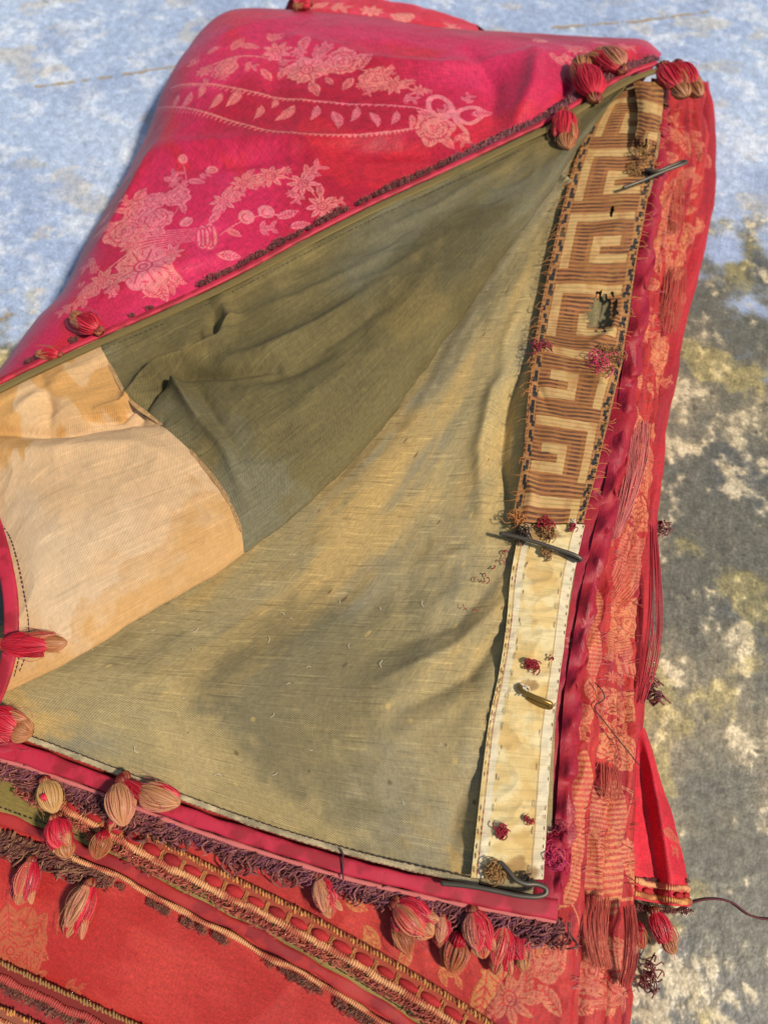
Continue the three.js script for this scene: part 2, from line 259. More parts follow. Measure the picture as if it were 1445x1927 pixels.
// ================================================================ DAMASK MOTIFS (units: metres on the cloth)
const g255 = (v) => `rgb(${v},${v},${v})`;
const MOT = {
  rose(c, r, q) {
    c.fillStyle = g255(225); c.beginPath(); const n = 6 + Math.floor(q() * 3), a0 = q() * 6.3;
    for (let i = 0; i <= 90; i++) { const a = (i / 90) * 6.2832, k = r * (0.86 + 0.14 * Math.abs(Math.sin((a * n) / 2 + a0)) + 0.05 * Math.sin(a * 3 + a0)); c.lineTo(Math.cos(a) * k, Math.sin(a) * k); } c.fill();
    c.strokeStyle = g255(95); c.lineWidth = r * 0.055;
    for (let ring = 0; ring < 3; ring++) for (let i = 0; i < 5 - ring; i++) { const a = a0 + ring + (i / (5 - ring)) * 6.28, d = r * (0.62 - ring * 0.2); c.beginPath(); c.arc(Math.cos(a) * d * 0.5, Math.sin(a) * d * 0.5, d * 0.62, a - 0.95, a + 0.95); c.stroke(); }
    c.beginPath(); c.arc(0, 0, r * 0.12, 0, 6.3); c.stroke(); c.lineWidth = r * 0.03; for (let i = 0; i < 30; i++) { const a = (i / 30) * 6.2832, d = r * (0.5 + 0.2 * q()); c.beginPath(); c.moveTo(Math.cos(a) * d, Math.sin(a) * d); c.lineTo(Math.cos(a) * (d + r * 0.2), Math.sin(a) * (d + r * 0.2)); c.stroke(); } c.lineWidth = r * 0.055;
    for (let i = 0; i < n; i++) { const a = ((i + 0.5) / n) * 6.2832 - a0 * 2 / n; c.beginPath(); c.moveTo(Math.cos(a) * r * 0.6, Math.sin(a) * r * 0.6); c.lineTo(Math.cos(a) * r * 0.95, Math.sin(a) * r * 0.95); c.stroke(); }
  },
  daisy(c, r, q) {
    const n = 8, a0 = q() * 6;
    for (let i = 0; i < n; i++) { c.save(); c.rotate(a0 + (i / n) * 6.2832); c.fillStyle = g255(215 + (i % 2) * 20); c.beginPath(); c.moveTo(r * 0.15, 0); c.quadraticCurveTo(r * 0.55, -r * 0.36, r, -r * 0.02); c.quadraticCurveTo(r * 0.55, r * 0.36, r * 0.15, 0); c.fill(); c.strokeStyle = g255(100); c.lineWidth = r * 0.05; c.beginPath(); c.moveTo(r * 0.3, 0); c.lineTo(r * 0.75, 0); c.stroke(); c.restore(); }
    c.fillStyle = g255(235); c.beginPath(); c.arc(0, 0, r * 0.27, 0, 6.3); c.fill(); c.strokeStyle = g255(90); c.lineWidth = r * 0.06; c.stroke(); c.beginPath(); c.arc(0, 0, r * 0.12, 0, 6.3); c.stroke();
  },
  leaf(c, r) {
    c.fillStyle = g255(220); c.beginPath(); c.moveTo(-r, 0); c.bezierCurveTo(-r * 0.3, -r * 0.75, r * 0.4, -r * 0.55, r, -r * 0.05); c.bezierCurveTo(r * 0.4, r * 0.5, -r * 0.4, r * 0.6, -r, 0); c.fill();
    c.strokeStyle = g255(95); c.lineWidth = r * 0.07; c.beginPath(); c.moveTo(-r, 0); c.quadraticCurveTo(0, -r * 0.08, r * 0.85, -r * 0.02); for (let i = -2; i < 3; i++) { c.moveTo(i * r * 0.28, 0); c.lineTo(i * r * 0.28 + r * 0.25, -r * 0.3); c.moveTo(i * r * 0.28, 0); c.lineTo(i * r * 0.28 + r * 0.25, r * 0.26); } c.stroke();
  },
  sprig(c, r, q) { for (const [x, y, a, k] of [[0, 0, 0, 0.62], [-0.35, -0.4, -0.9, 0.5], [-0.35, 0.4, 0.9, 0.5], [0.5, -0.35, -0.7, 0.4], [0.5, 0.35, 0.8, 0.4]]) { c.save(); c.translate(x * r, y * r); c.rotate(a + (q() - 0.5) * 0.5); MOT.leaf(c, r * k); c.restore(); } },
  feather(c, r) {
    c.fillStyle = g255(120); c.beginPath(); c.moveTo(-r, r * 0.15); c.bezierCurveTo(-r * 0.5, -r * 0.75, r * 0.4, -r * 0.7, r, 0); c.bezierCurveTo(r * 0.3, r * 0.15, -r * 0.4, r * 0.5, -r, r * 0.15); c.fill();
    c.save(); c.clip(); c.strokeStyle = g255(245); c.lineWidth = r * 0.085; for (let i = -8; i < 9; i++) { c.beginPath(); c.moveTo(i * r * 0.16 - r * 0.4, -r); c.lineTo(i * r * 0.16 + r * 0.2, r); c.stroke(); } c.restore();
    c.strokeStyle = g255(235); c.lineWidth = r * 0.07; c.beginPath(); c.moveTo(-r, r * 0.15); c.quadraticCurveTo(-r * 0.2, -r * 0.05, r, 0); c.stroke();
  },
  hatch(c, r) { // large leaf filled with rows of stitches
    c.fillStyle = g255(130); c.beginPath(); c.moveTo(-r, 0); c.bezierCurveTo(-r * 0.4, -r * 0.6, r * 0.4, -r * 0.55, r, 0); c.bezierCurveTo(r * 0.4, r * 0.55, -r * 0.4, r * 0.6, -r, 0); c.fill();
    c.save(); c.clip(); c.strokeStyle = g255(250); c.lineWidth = r * 0.075; for (let i = -9; i < 10; i++) { c.beginPath(); c.moveTo(i * r * 0.15, -r); c.lineTo(i * r * 0.15 + r * 0.3, r); c.stroke(); } c.restore();
  },
  bud(c, r) { c.fillStyle = g255(220); c.beginPath(); c.ellipse(0, 0, r, r * 0.85, 0, 0, 6.3); c.fill(); c.strokeStyle = g255(95); c.lineWidth = r * 0.12; c.beginPath(); c.arc(r * 0.1, 0, r * 0.5, 0.4, 3.5); c.stroke(); },
  bow(c, r) {
    c.strokeStyle = g255(225); c.lineWidth = r * 0.2; c.lineJoin = 'round';
    for (const s of [-1, 1]) { c.beginPath(); c.moveTo(0, 0); c.bezierCurveTo(s * r * 0.5, -r * 1.1, s * r * 1.3, -r * 0.7, s * r * 0.9, r * 0.1); c.bezierCurveTo(s * r * 0.6, r * 0.5, s * r * 0.3, r * 0.2, 0, 0); c.stroke(); c.beginPath(); c.moveTo(0, 0); c.bezierCurveTo(s * r * 0.2, r * 0.6, s * r * 0.8, r * 0.5, s * r * 0.9, r * 1.1); c.stroke(); }
    c.fillStyle = g255(235); c.beginPath(); c.arc(0, 0, r * 0.25, 0, 6.3); c.fill();
  },
  fan(c, r) { // scallop / basket weave: ribs spreading from a ring
    c.fillStyle = g255(205); c.beginPath(); c.moveTo(r * 0.95, -r * 0.2); c.bezierCurveTo(r * 0.3, -r * 0.22, -r * 0.5, -r * 0.3, -r, -r * 0.62); c.lineTo(-r, r * 0.62); c.bezierCurveTo(-r * 0.4, r * 0.25, r * 0.3, r * 0.22, r * 0.95, r * 0.2); c.fill();
    c.strokeStyle = g255(80); c.lineWidth = r * 0.035; for (let i = -4; i <= 4; i++) { c.beginPath(); c.moveTo(r * 0.95, i * r * 0.05); c.bezierCurveTo(r * 0.2, i * r * 0.05, -r * 0.4, i * r * 0.07, -r, i * r * 0.15); c.stroke(); }
  },
  urn(c, r) { c.fillStyle = g255(215); c.beginPath(); c.ellipse(0, 0, r * 0.45, r, 0, 0, 6.3); c.fill(); c.strokeStyle = g255(85); c.lineWidth = r * 0.09; c.stroke(); for (const k of [-0.5, 0, 0.5]) { c.beginPath(); c.ellipse(k * r * 0.5, 0, r * 0.16, r * 0.8, 0, 0, 6.3); c.stroke(); } },
};
function paint(patch, W, H, items, lines = [], seed = 1) {
  const [cv, c] = canvas(W, H), q = rng(seed);
  for (const { pts, w = 0.0012, v = 220, barbs } of lines) {
    const L = patch.uvLine(pts, W, H); c.setTransform(1, 0, 0, 1, 0, 0); c.strokeStyle = g255(v); c.lineJoin = c.lineCap = 'round';
    const cur = new THREE.CatmullRomCurve3(L.map(([x, y]) => V(x, y, 0))).getPoints(60); c.lineWidth = w; c.beginPath(); cur.forEach((p, i) => (i ? c.lineTo(p.x, p.y) : c.moveTo(p.x, p.y))); c.stroke();
    if (barbs) for (let i = 1; i < cur.length; i++) { const a = cur[i - 1], b = cur[i], dx = b.x - a.x, dy = b.y - a.y; c.beginPath(); c.moveTo(b.x, b.y); c.lineTo(b.x - dy * 0.5 - dx * 0.4, b.y + dx * 0.5 - dy * 0.4); c.stroke(); }
  }
  for (const [kind, px, py, rpx, deg = q() * 360] of items) {
    const s = patch.on(px, py), d = -(s.p.y - CAMH) * ct - s.p.z * st; patch.frame(c, W, H, px, py, (deg * Math.PI) / 180, 1); MOT[kind](c, (1.16 * rpx * d) / FPX, q);
  }
  const raw = c.getImageData(0, 0, W, H).data, m = new Uint8Array(W * H); for (let i = 0; i < m.length; i++) m[i] = raw[i * 4]; return m;
}
// silk with a woven figure: ground and figure colours may drift; the figure stands a little proud
function damask(mask, W, H, ground, figure, { seed = 0, sx = 60, sy = 60, rough = 0.72, bump = 0.0006, fray = 1.3, weight = 0.84 } = {}) {
  const rnd = rng(seed + 5);
  const map = colourTex(W, H, (x, y) => {
    const u = x / W, v = y / H, wx = clamp(x + Math.round(fray * noiseT(x / 2.2, y / 7)), 0, W - 1), wy = clamp(y + Math.round(fray * noiseT(x / 7 + 9, y / 2.2)), 0, H - 1), m = mask ? mask[wy * W + wx] / 255 * (0.92 + 0.3 * noiseT(x / 3, y / 3)) : 0, gr = ground(u, v), fi = figure(u, v), on = sst(0.12, 0.5, m), t = on * (0.25 + 0.75 * sst(0.3, 0.85, m));
    const slub = 0.12 * noiseT(u * sx * 9 + seed, v * sy * 1.2) + 0.12 * noiseT(u * sx * 1.1, v * sy * 10 + seed) + 0.05 * noiseT(u * sx * 2.3, v * sy * 2.3) + 0.14 * (rnd() - 0.5), c = mix3(gr, fi, t * weight), k = 1 + slub;
    return tone(c, k);
  });
  const bm = greyTex(W / 2, H / 2, (x, y) => { const m = mask ? mask[y * 2 * W + x * 2] / 255 : 0; return 0.25 + 0.4 * m + 0.2 * noiseT((x * 2 / W) * sx * 9, (y * 2 / H) * sy * 9) + 0.16 * (rnd() - 0.5); }, THREE.ClampToEdgeWrapping);
  return new THREE.MeshPhysicalMaterial({ map, bumpMap: bm, bumpScale: bump, roughness: rough });
}

// ================================================================ SHAPES OF THE CLOTH
const HA = 0.080;
// things (groups stand on the floor at the world's origin, the cloth is laid out in place)
const top = thing('curtain_panel', 'pink silk damask curtain on top of the pile, corner turned back over its olive lining', 'curtain', 'folded silk curtains');
const second = thing('curtain_panel', 'red damask curtain under the top one, edged with gold braid and red beads', 'curtain', 'folded silk curtains');
const third = thing('curtain_panel', 'curtain showing a narrow olive lining strip and red binding beneath the beaded braid', 'curtain', 'folded silk curtains');
const fourth = thing('curtain_panel', 'plain orange-red silk curtain lying below the thin cream cord and brown fringe', 'curtain', 'folded silk curtains');
const fifth = thing('curtain_panel', 'lowest curtain of the pile, showing only a dull braid strip at its edge', 'curtain', 'folded silk curtains');
const corner = thing('curtain_panel', 'small crimson curtain corner with braid hem and one tassel lying on bare concrete', 'curtain', 'folded silk curtains');
const back = thing('curtain_panel', 'pink flowered curtain fold peeping out behind the top curtain, by the blue floor', 'curtain', 'folded silk curtains');

// --- A: lining of the top curtain's lower half
const Lx = [[1130, 175], [1030, 300], [880, 470], [740, 640], [600, 800], [410, 950], [150, 1120], [-160, 1235]], Rx = [[1250, 150], [1238, 290], [1208, 430], [1183, 600], [1152, 760], [1102, 965], [1070, 1150], [1047, 1330]];
const botA = [[-160, 1345], [-40, 1372], [60, 1396], [200, 1452], [350, 1508], [500, 1560], [650, 1606], [800, 1640], [900, 1662], [1032, 1690]];
const NA = botA.length;
const rowsA = Lx.map(([x0, y0], r) => Array.from({ length: NA }, (_, i) => { const t = i / (NA - 1), [x1, y1] = Rx[r]; return [lerp(x0, x1, t), lerp(y0, y1, t) + (r >= 5 ? 26 * Math.sin(Math.PI * t) * (r - 4) / 3 : 0), HA + (r < 2 ? 0.004 : 0)]; }));
rowsA.push(botA.map(([x, y], i) => [lerp(rowsA[7][i][0], x, 0.55), lerp(rowsA[7][i][1], y, 0.55), HA]));
rowsA.push(botA.map(([x, y]) => [x, y, HA - 0.002]));
const A = new Patch(rowsA);
const wrA = [
  wrinkle([[905, 960], [900, 850], [925, 740], [960, 690]], 0.0034, 0.012, HA), wrinkle([[960, 930], [945, 850], [958, 760], [985, 690]], -0.0042, 0.010, HA),
  wrinkle([[955, 1060], [860, 1170], [700, 1230]], -0.0024, 0.012, HA), wrinkle([[945, 1190], [880, 1270], [760, 1330]], -0.0030, 0.013, HA), wrinkle([[950, 1130], [860, 1215], [700, 1290]], 0.0022, 0.010, HA),
  wrinkle([[900, 1420], [860, 1530], [848, 1600]], -0.0026, 0.014, HA), wrinkle([[930, 1240], [880, 1400], [870, 1500]], 0.0014, 0.016, HA),
  wrinkle([[960, 985], [880, 960], [780, 940]], -0.0016, 0.012, HA), wrinkle([[700, 1150], [520, 1240], [330, 1300]], 0.0016, 0.03, HA), wrinkle([[800, 760], [700, 900], [560, 1080]], 0.0015, 0.03, HA),
  wrinkle([[930, 1010], [820, 1060], [690, 1080]], 0.0009, 0.009, HA), wrinkle([[935, 1075], [800, 1150], [640, 1170]], 0.0009, 0.010, HA), wrinkle([[900, 1300], [740, 1390], [560, 1400]], 0.0008, 0.012, HA), wrinkle([[880, 560], [800, 720], [700, 880]], -0.0009, 0.012, HA), wrinkle([[250, 1260], [420, 1300], [560, 1390]], 0.0009, 0.012, HA), wrinkle([[985, 560], [950, 640], [940, 700]], 0.0012, 0.010, HA),
  wrinkle([[1035, 335], [1060, 350], [1085, 362]], 0.003, 0.006, HA), wrinkle([[420, 1400], [640, 1440], [840, 1420]], 0.0012, 0.03, HA),
];
const gA = A.build({ nu: 300, nv: 300, disp: (u, v, x, z) => 2.4 * creaseAt(wrA, x, z) + 0.0022 * fbm(x * 9 + 3, z * 9, 3) + 0.0005 * fbm(x * 60, z * 60, 3) + 0.0007 * ridge(x * 16 + 2, z * 16) });

// --- B: the turned-back flap (hem -> roll)
const HF = 0.100;
const colsB = [ // each column: hem ... roll
  [[-90, 770], [-60, 830], [-30, 900], [-4, 975], [22, 1065], [36, 1150], [32, 1230], [8, 1306]],
  [[60, 692], [70, 740], [80, 790], [92, 860], [108, 960], [125, 1070], [140, 1160], [152, 1232]],
  [[182, 637], [214, 698], [246, 752], [300, 795], [370, 860], [425, 930], [452, 990], [460, 1042]],
  [[390, 545], [398, 600], [398, 655], [420, 715], [470, 780], [530, 845], [575, 895], [602, 928]],
  [[560, 455], [568, 500], [580, 550], [600, 610], [630, 670], [668, 730], [700, 775], [722, 800]],
  [[700, 385], [706, 420], [716, 460], [734, 505], [760, 550], [790, 595], [815, 628], [832, 650]],
  [[860, 312], [864, 340], [870, 368], [880, 398], [894, 428], [910, 458], [924, 482], [934, 500]],
  [[1010, 240], [1012, 262], [1014, 285], [1017, 305], [1020, 325], [1024, 345], [1028, 358], [1032, 368]],
  [[1110, 182], [1109, 195], [1107, 208], [1105, 222], [1103, 235], [1101, 246], [1100, 256], [1099, 263]],
  [[1190, 138], [1187, 143], [1184, 148], [1181, 153], [1179, 157], [1177, 161], [1176, 164], [1175, 167]],
];
const hB = [0.101, 0.104, 0.104, 0.106, 0.110, 0.110, 0.105, 0.095];
const rowsB = hB.map((h, r) => colsB.map((c, k) => { const f = k > 6 ? lerp(1, 0.45, (k - 6) / 3) : 1; return [c[r][0], c[r][1], HA + 0.012 + (h - HA - 0.012) * f + (r === 7 ? -0.002 : 0)]; }));
rowsB.push(colsB.map((c, k) => [lerp(c[7][0], c[6][0], 0.35), lerp(c[7][1], c[6][1], 0.35), 0.084]));
rowsB.push(colsB.map((c, k) => [lerp(c[6][0], c[5][0], 0.4), lerp(c[6][1], c[5][1], 0.4), 0.082]));
const B = new Patch(rowsB), uSeam = 2 / 9;
const wrB = [
  wrinkle([[-60, 808], [60, 806], [150, 800], [250, 782], [300, 790]], -0.0050, 0.010, 0.105), wrinkle([[-40, 850], [80, 850], [250, 840], [360, 880]], 0.0022, 0.014, 0.105),
  wrinkle([[238, 742], [268, 712], [300, 690], [350, 674], [405, 640], [440, 600]], 0.0050, 0.0065, 0.105), wrinkle([[262, 772], [290, 728], [318, 706], [365, 694], [430, 700], [520, 690]], -0.0050, 0.0070, 0.105), wrinkle([[300, 700], [330, 720], [372, 790]], 0.0030, 0.006, 0.105),
  wrinkle([[392, 560], [405, 610], [412, 640]], -0.0022, 0.007, 0.105), wrinkle([[418, 560], [430, 600], [420, 645]], 0.0020, 0.006, 0.105), wrinkle([[350, 660], [375, 640], [372, 620]], -0.003, 0.006, 0.105),
  wrinkle([[420, 676], [500, 664], [600, 620], [720, 540]], 0.0030, 0.012, 0.105), wrinkle([[440, 720], [540, 706], [640, 660]], -0.0022, 0.014, 0.105), wrinkle([[320, 700], [360, 770], [430, 860], [470, 960]], 0.0022, 0.010, 0.105), wrinkle([[350, 690], [400, 780], [460, 870]], -0.0018, 0.010, 0.105),
  wrinkle([[170, 780], [220, 775], [262, 750]], -0.0030, 0.005, 0.105), wrinkle([[180, 765], [225, 758], [258, 738]], 0.0022, 0.004, 0.105), wrinkle([[75, 705], [90, 760], [80, 800]], -0.0022, 0.010, 0.105), wrinkle([[500, 520], [640, 470], [800, 420]], -0.0016, 0.02, 0.105),
  wrinkle([[440, 600], [560, 560], [720, 480]], 0.0016, 0.010, 0.105), wrinkle([[520, 700], [640, 640], [740, 570]], -0.0014, 0.010, 0.105), wrinkle([[480, 820], [560, 780], [650, 700]], 0.0012, 0.012, 0.105), wrinkle([[600, 560], [720, 520], [850, 440]], 0.0010, 0.010, 0.105), wrinkle([[700, 440], [820, 390], [960, 300]], 0.0012, 0.009, 0.105),
  wrinkle([[20, 780], [80, 730], [170, 690]], 0.0016, 0.010, 0.105),
];
const dB = (u, v, x, z) => 2.5 * creaseAt(wrB, x, z) * sst(1, 0.86, v) + (v < 0.2 ? 0.0014 * sst(0.085, 0.07, v) + 0.0006 * Math.exp(-(((v - 0.05) / 0.02) ** 2)) : 0) + (0.0026 * fbm(x * 11 + 8, z * 11, 3) + 0.0006 * fbm(x * 50, z * 50, 3) + 0.0012 * ridge(x * 17 + z * 4 + 5, z * 22 + 9)) * sst(1, 0.8, v);
const gTan = B.build({ nu: 120, nv: 220, u0: 0, u1: uSeam, disp: dB }), gOlive = B.build({ nu: 260, nv: 220, u0: uSeam, u1: 1, disp: dB });

// --- C: silk face of the upper half
const outC = [[-160, 890], [-60, 765], [0, 692], [62, 610], [118, 545], [165, 455], [222, 352], [276, 250], [305, 180], [350, 95], [430, 20], [560, 19], [700, 30], [850, 50], [1000, 62], [1130, 70], [1205, 74], [1244, 102]];
const inC = [[-150, 930], [-40, 830], [60, 750], [130, 720], [210, 680], [300, 640], [400, 585], [500, 530], [570, 495], [650, 450], [720, 420], [800, 385], [870, 345], [940, 310], [1020, 265], [1090, 225], [1150, 190], [1205, 160]];
const prof = [[0.10, 0.004, 1], [0.03, 0.022, 1], [0, 0.050, 1], [0.05, 0.078], [0.16, 0.092], [0.34, 0.098], [0.55, 0.100], [0.78, 0.099], [1, 0.097]];
const rowsC = prof.map(([t, h, side]) => outC.map(([x, y], i) => { const rt = i > 15 ? 0.85 : 1; return [lerp(x, inC[i][0], t), lerp(y, inC[i][1], t), h * rt]; }));
const C = new Patch(rowsC), HC = 0.098;
const wrC = [
  wrinkle([[560, 60], [700, 120], [830, 130], [1000, 90]], 0.0030, 0.022, HC), wrinkle([[880, 85], [930, 150], [930, 230]], -0.0036, 0.020, HC), wrinkle([[1010, 90], [1000, 170], [960, 250]], 0.0040, 0.018, HC), wrinkle([[1080, 95], [1075, 160], [1040, 210]], -0.003, 0.012, HC),
  wrinkle([[640, 290], [760, 280], [860, 290]], -0.0034, 0.026, HC), wrinkle([[300, 260], [420, 270], [600, 270], [760, 240]], 0.0022, 0.022, HC), wrinkle([[330, 300], [420, 310], [560, 300]], -0.0022, 0.018, HC),
  wrinkle([[280, 250], [250, 330], [190, 440]], 0.0026, 0.014, HC), wrinkle([[520, 60], [520, 160], [560, 250]], -0.0014, 0.03, HC), wrinkle([[200, 560], [300, 520], [460, 470]], 0.002, 0.018, HC),
];
const gC = C.build({ nu: 330, nv: 240, disp: (u, v, x, z) => (2.3 * creaseAt(wrC, x, z) + 0.0045 * fbm(x * 7, z * 7 + 5, 3) + 0.0004 * fbm(x * 55, z * 55, 3) + 0.0008 * ridge(x * 12, z * 12 + 4)) * sst(0.1, 0.35, v) });

// --- K: fold behind
const K = new Patch([[[520, 60, 0.0], [600, 62, 0], [720, 72, 0], [840, 84, 0], [960, 96, 0]], [[548, -8, 0.02], [620, -4, 0.022], [720, 4, 0.022], [800, 16, 0.02], [900, 48, 0.02]], [[552, 0, 0.045], [620, 3, 0.048], [720, 10, 0.048], [800, 24, 0.045], [900, 54, 0.04]], [[560, 14, 0.055], [630, 16, 0.056], [720, 24, 0.056], [800, 36, 0.055], [900, 62, 0.05]], [[580, 40, 0.055], [640, 42, 0.056], [720, 48, 0.056], [800, 58, 0.055], [900, 78, 0.05]]]);
const gK = K.build({ nu: 90, nv: 40, disp: (u, v, x, z) => 0.004 * fbm(x * 18, z * 18, 3) });

// --- E, F: folds stacked down the side by the bare concrete
const YS = [150, 300, 450, 600, 700, 800, 900, 1000, 1100, 1200, 1300, 1400, 1500, 1600, 1700, 1810, 1940];
const xE0 = [1228, 1222, 1192, 1164, 1150, 1128, 1106, 1078, 1060, 1046, 1030, 1022, 1010, 1004, 1000, 0, 0];
const xE1 = [1256, 1246, 1228, 1210, 1196, 1182, 1166, 1144, 1122, 1104, 1088, 1080, 1074, 1066, 1058, 0, 0];
const xF0 = [1240, 1228, 1208, 1190, 1176, 1162, 1144, 1122, 1102, 1084, 1068, 1060, 1052, 1040, 1010, 960, 900];
const xF1 = [1282, 1276, 1256, 1234, 1222, 1209, 1193, 1172, 1150, 1141, 1128, 1118, 1112, 1106, 1098, 1088, 1076];
const xG1 = [1322, 1326, 1302, 1268, 1250, 1233, 1222, 1214, 1204, 1196, 1192, 1192, 1192, 1191, 1190, 1187, 1180];
const xH1 = [1334, 1347, 1330, 1292, 1272, 1254, 1241, 1233, 1228, 1222, 1212, 1204, 1198, 1194, 1190, 1186, 1178];
function fold(x0, x1, n, crest, drop, h0) {
  const rows = [];
  for (let i = 0; i < n; i++) {
    const a = x0[i], b = x1[i], y = YS[i], k = (i === 0 ? -0.003 : 0), s = (t, h) => [lerp(a, b, t), y + (t - 0.5) * 6, Math.max(0.0015, h + k)];
    rows.push([s(-0.12, h0 - 0.004), s(0.08, h0), s(0.4, crest), s(0.74, crest - 0.0005), s(0.92, crest - 0.002), s(1, crest - 0.0052), s(0.995, crest - drop * 0.75), s(0.93, crest - drop)]);
  }
  return new Patch(rows);
}
const mid2 = xF1.map((x, i) => lerp(x, xG1[i], 0.45 + 0.12 * Math.sin(i * 1.3)));
const E = fold(xE0, xE1, 15, 0.0790, 0.012, 0.0785), F1 = fold(xF0, xF1, 17, 0.068, 0.013, 0.066), F1b = fold(xF1.map((x) => x - 22), mid2, 17, 0.057, 0.013, 0.055), F2 = fold(mid2.map((x) => x - 24), xG1, 17, 0.044, 0.020, 0.042), F3 = fold(xG1.map((x) => x - 30), xH1, 17, 0.022, 0.018, 0.020);
const gE = E.build({ nu: 44, nv: 420, disp: (u, v, x, z, mu, mv) => sst(0.1, 0.5, u) * (0.0085 * fbm(mv * 24, u * 0.8 + 3, 2) + 0.0046 * Math.pow(Math.abs(Math.sin(mv * 66 + 3.0 * noise(mv * 14, 4) + u * 1.4)), 5) * (0.6 + noise(mv * 30, 8)) + 0.0006 * fbm(mv * 110 + 5, u * 3, 2)) });
const side = (sd, a) => (u, v, x, z, mu, mv) => (a * 1.35 * fbm(mv * 13 + sd, u * 1.3, 3) + 0.0020 * ridge(u * 1.6 + sd + 0.5 * noise(mv * 12, sd), mv * 9) + 0.0012 * ridge(u * 1.2, mv * 30 + sd)) * sst(0.02, 0.3, u) + 0.0005 * fbm(mv * 80, u * 5 + sd, 2);
const gF1 = F1.build({ nu: 50, nv: 400, disp: side(3, 0.0036) }), gF1b = F1b.build({ nu: 44, nv: 400, disp: side(7, 0.0034) }), gF2 = F2.build({ nu: 50, nv: 400, disp: side(11, 0.0040) }), gF3 = F3.build({ nu: 40, nv: 300, disp: (u, v, x, z, mu, mv) => 0.0042 * fbm(mv * 14 + 17, u * 2, 3) * sst(1, 0.75, u) });

// --- lower layers towards the viewer
const edgeH = [[-160, 1390], [-40, 1430], [70, 1492], [200, 1566], [300, 1622], [400, 1672], [500, 1722], [600, 1774], [700, 1830], [800, 1890], [900, 1952], [1000, 2010], [1085, 2040]];
const topH = [[-160, 1330], [-40, 1370], [80, 1400], [250, 1470], [370, 1500], [480, 1540], [580, 1570], [680, 1590], [780, 1610], [860, 1630], [940, 1640], [1020, 1650], [1090, 1650]];
const rowsH = [0, 0.3, 0.6, 0.88, 1].map((t, r) => topH.map(([x, y], i) => [lerp(x, edgeH[i][0], t), lerp(y, edgeH[i][1], t), [0.0685, 0.0675, 0.066, 0.064, 0.0625][r] - (i > 10 ? 0.003 * (i - 10) : 0)]));
const H = new Patch(rowsH), gH = H.build({ nu: 260, nv: 130, disp: (u, v, x, z) => 0.0024 * fbm(x * 14, z * 14, 3) + 0.0008 * ridge(x * 20, z * 20) + 0.0004 * fbm(x * 60, z * 60, 2) });
const edgeJ = [[-160, 1462], [-60, 1506], [0, 1530], [110, 1570], [212, 1612], [330, 1674], [500, 1760], [640, 1838], [760, 1912], [900, 1998]];
const topJ = [[-160, 1380], [-60, 1410], [10, 1430], [120, 1470], [230, 1530], [350, 1600], [520, 1690], [660, 1770], [790, 1850], [930, 1940]];
const J = new Patch([0, 0.5, 0.85, 1].map((t, r) => topJ.map(([x, y], i) => [lerp(x, edgeJ[i][0], t), lerp(y, edgeJ[i][1], t), [0.0555, 0.0555, 0.055, 0.0535][r]]))), gJ = J.build({ nu: 160, nv: 40, disp: (u, v, x, z) => 0.0012 * fbm(x * 20, z * 20, 3) });
const edgeI = [[-160, 1765], [-60, 1806], [20, 1842], [120, 1888], [230, 1940], [400, 2010], [600, 2080], [800, 2140]];
const topI = [[-160, 1430], [-40, 1480], [70, 1530], [220, 1600], [380, 1690], [560, 1790], [760, 1900], [950, 2010]];
const I = new Patch([0, 0.2, 0.45, 0.75, 0.93, 1].map((t, r) => topI.map(([x, y], i) => [lerp(x, edgeI[i][0], t), lerp(y, edgeI[i][1], t), [0.044, 0.046, 0.0475, 0.046, 0.043, 0.040][r]]))), gI = I.build({ nu: 200, nv: 160, disp: (u, v, x, z) => 0.0036 * fbm(x * 9 + 4, z * 9, 3) + 0.0008 * ridge(x * 12, z * 12) });
const Lw = new Patch([[[-160, 1690, 0.030], [60, 1790, 0.030], [300, 1900, 0.030], [600, 2000, 0.03]], [[-160, 1860, 0.032], [60, 1930, 0.032], [300, 2020, 0.032], [600, 2100, 0.032]], [[-160, 2060, 0.028], [60, 2100, 0.028], [300, 2160, 0.028], [600, 2200, 0.028]]]), gL = Lw.build({ nu: 60, nv: 40, disp: (u, v, x, z) => 0.003 * fbm(x * 18, z * 18, 3) });
// corner lying out on the concrete
const G = new Patch([
  [[1150, 1360, 0.004], [1170, 1360, 0.020], [1196, 1362, 0.022], [1208, 1366, 0.018], [1214, 1372, 0.004]],
  [[1150, 1460, 0.010], [1172, 1462, 0.026], [1206, 1466, 0.018], [1228, 1450, 0.026], [1244, 1470, 0.008]],
  [[1155, 1560, 0.010], [1180, 1562, 0.027], [1220, 1566, 0.016], [1248, 1556, 0.027], [1272, 1560, 0.008]],
  [[1160, 1640, 0.010], [1190, 1642, 0.024], [1232, 1648, 0.014], [1262, 1642, 0.024], [1291, 1640, 0.007]],
  [[1165, 1686, 0.008], [1195, 1692, 0.020], [1236, 1700, 0.014], [1266, 1704, 0.020], [1298, 1706, 0.006]]]);
const gG = G.build({ nu: 70, nv: 130, disp: (u, v, x, z) => 0.002 * fbm(x * 30, z * 30, 3) });

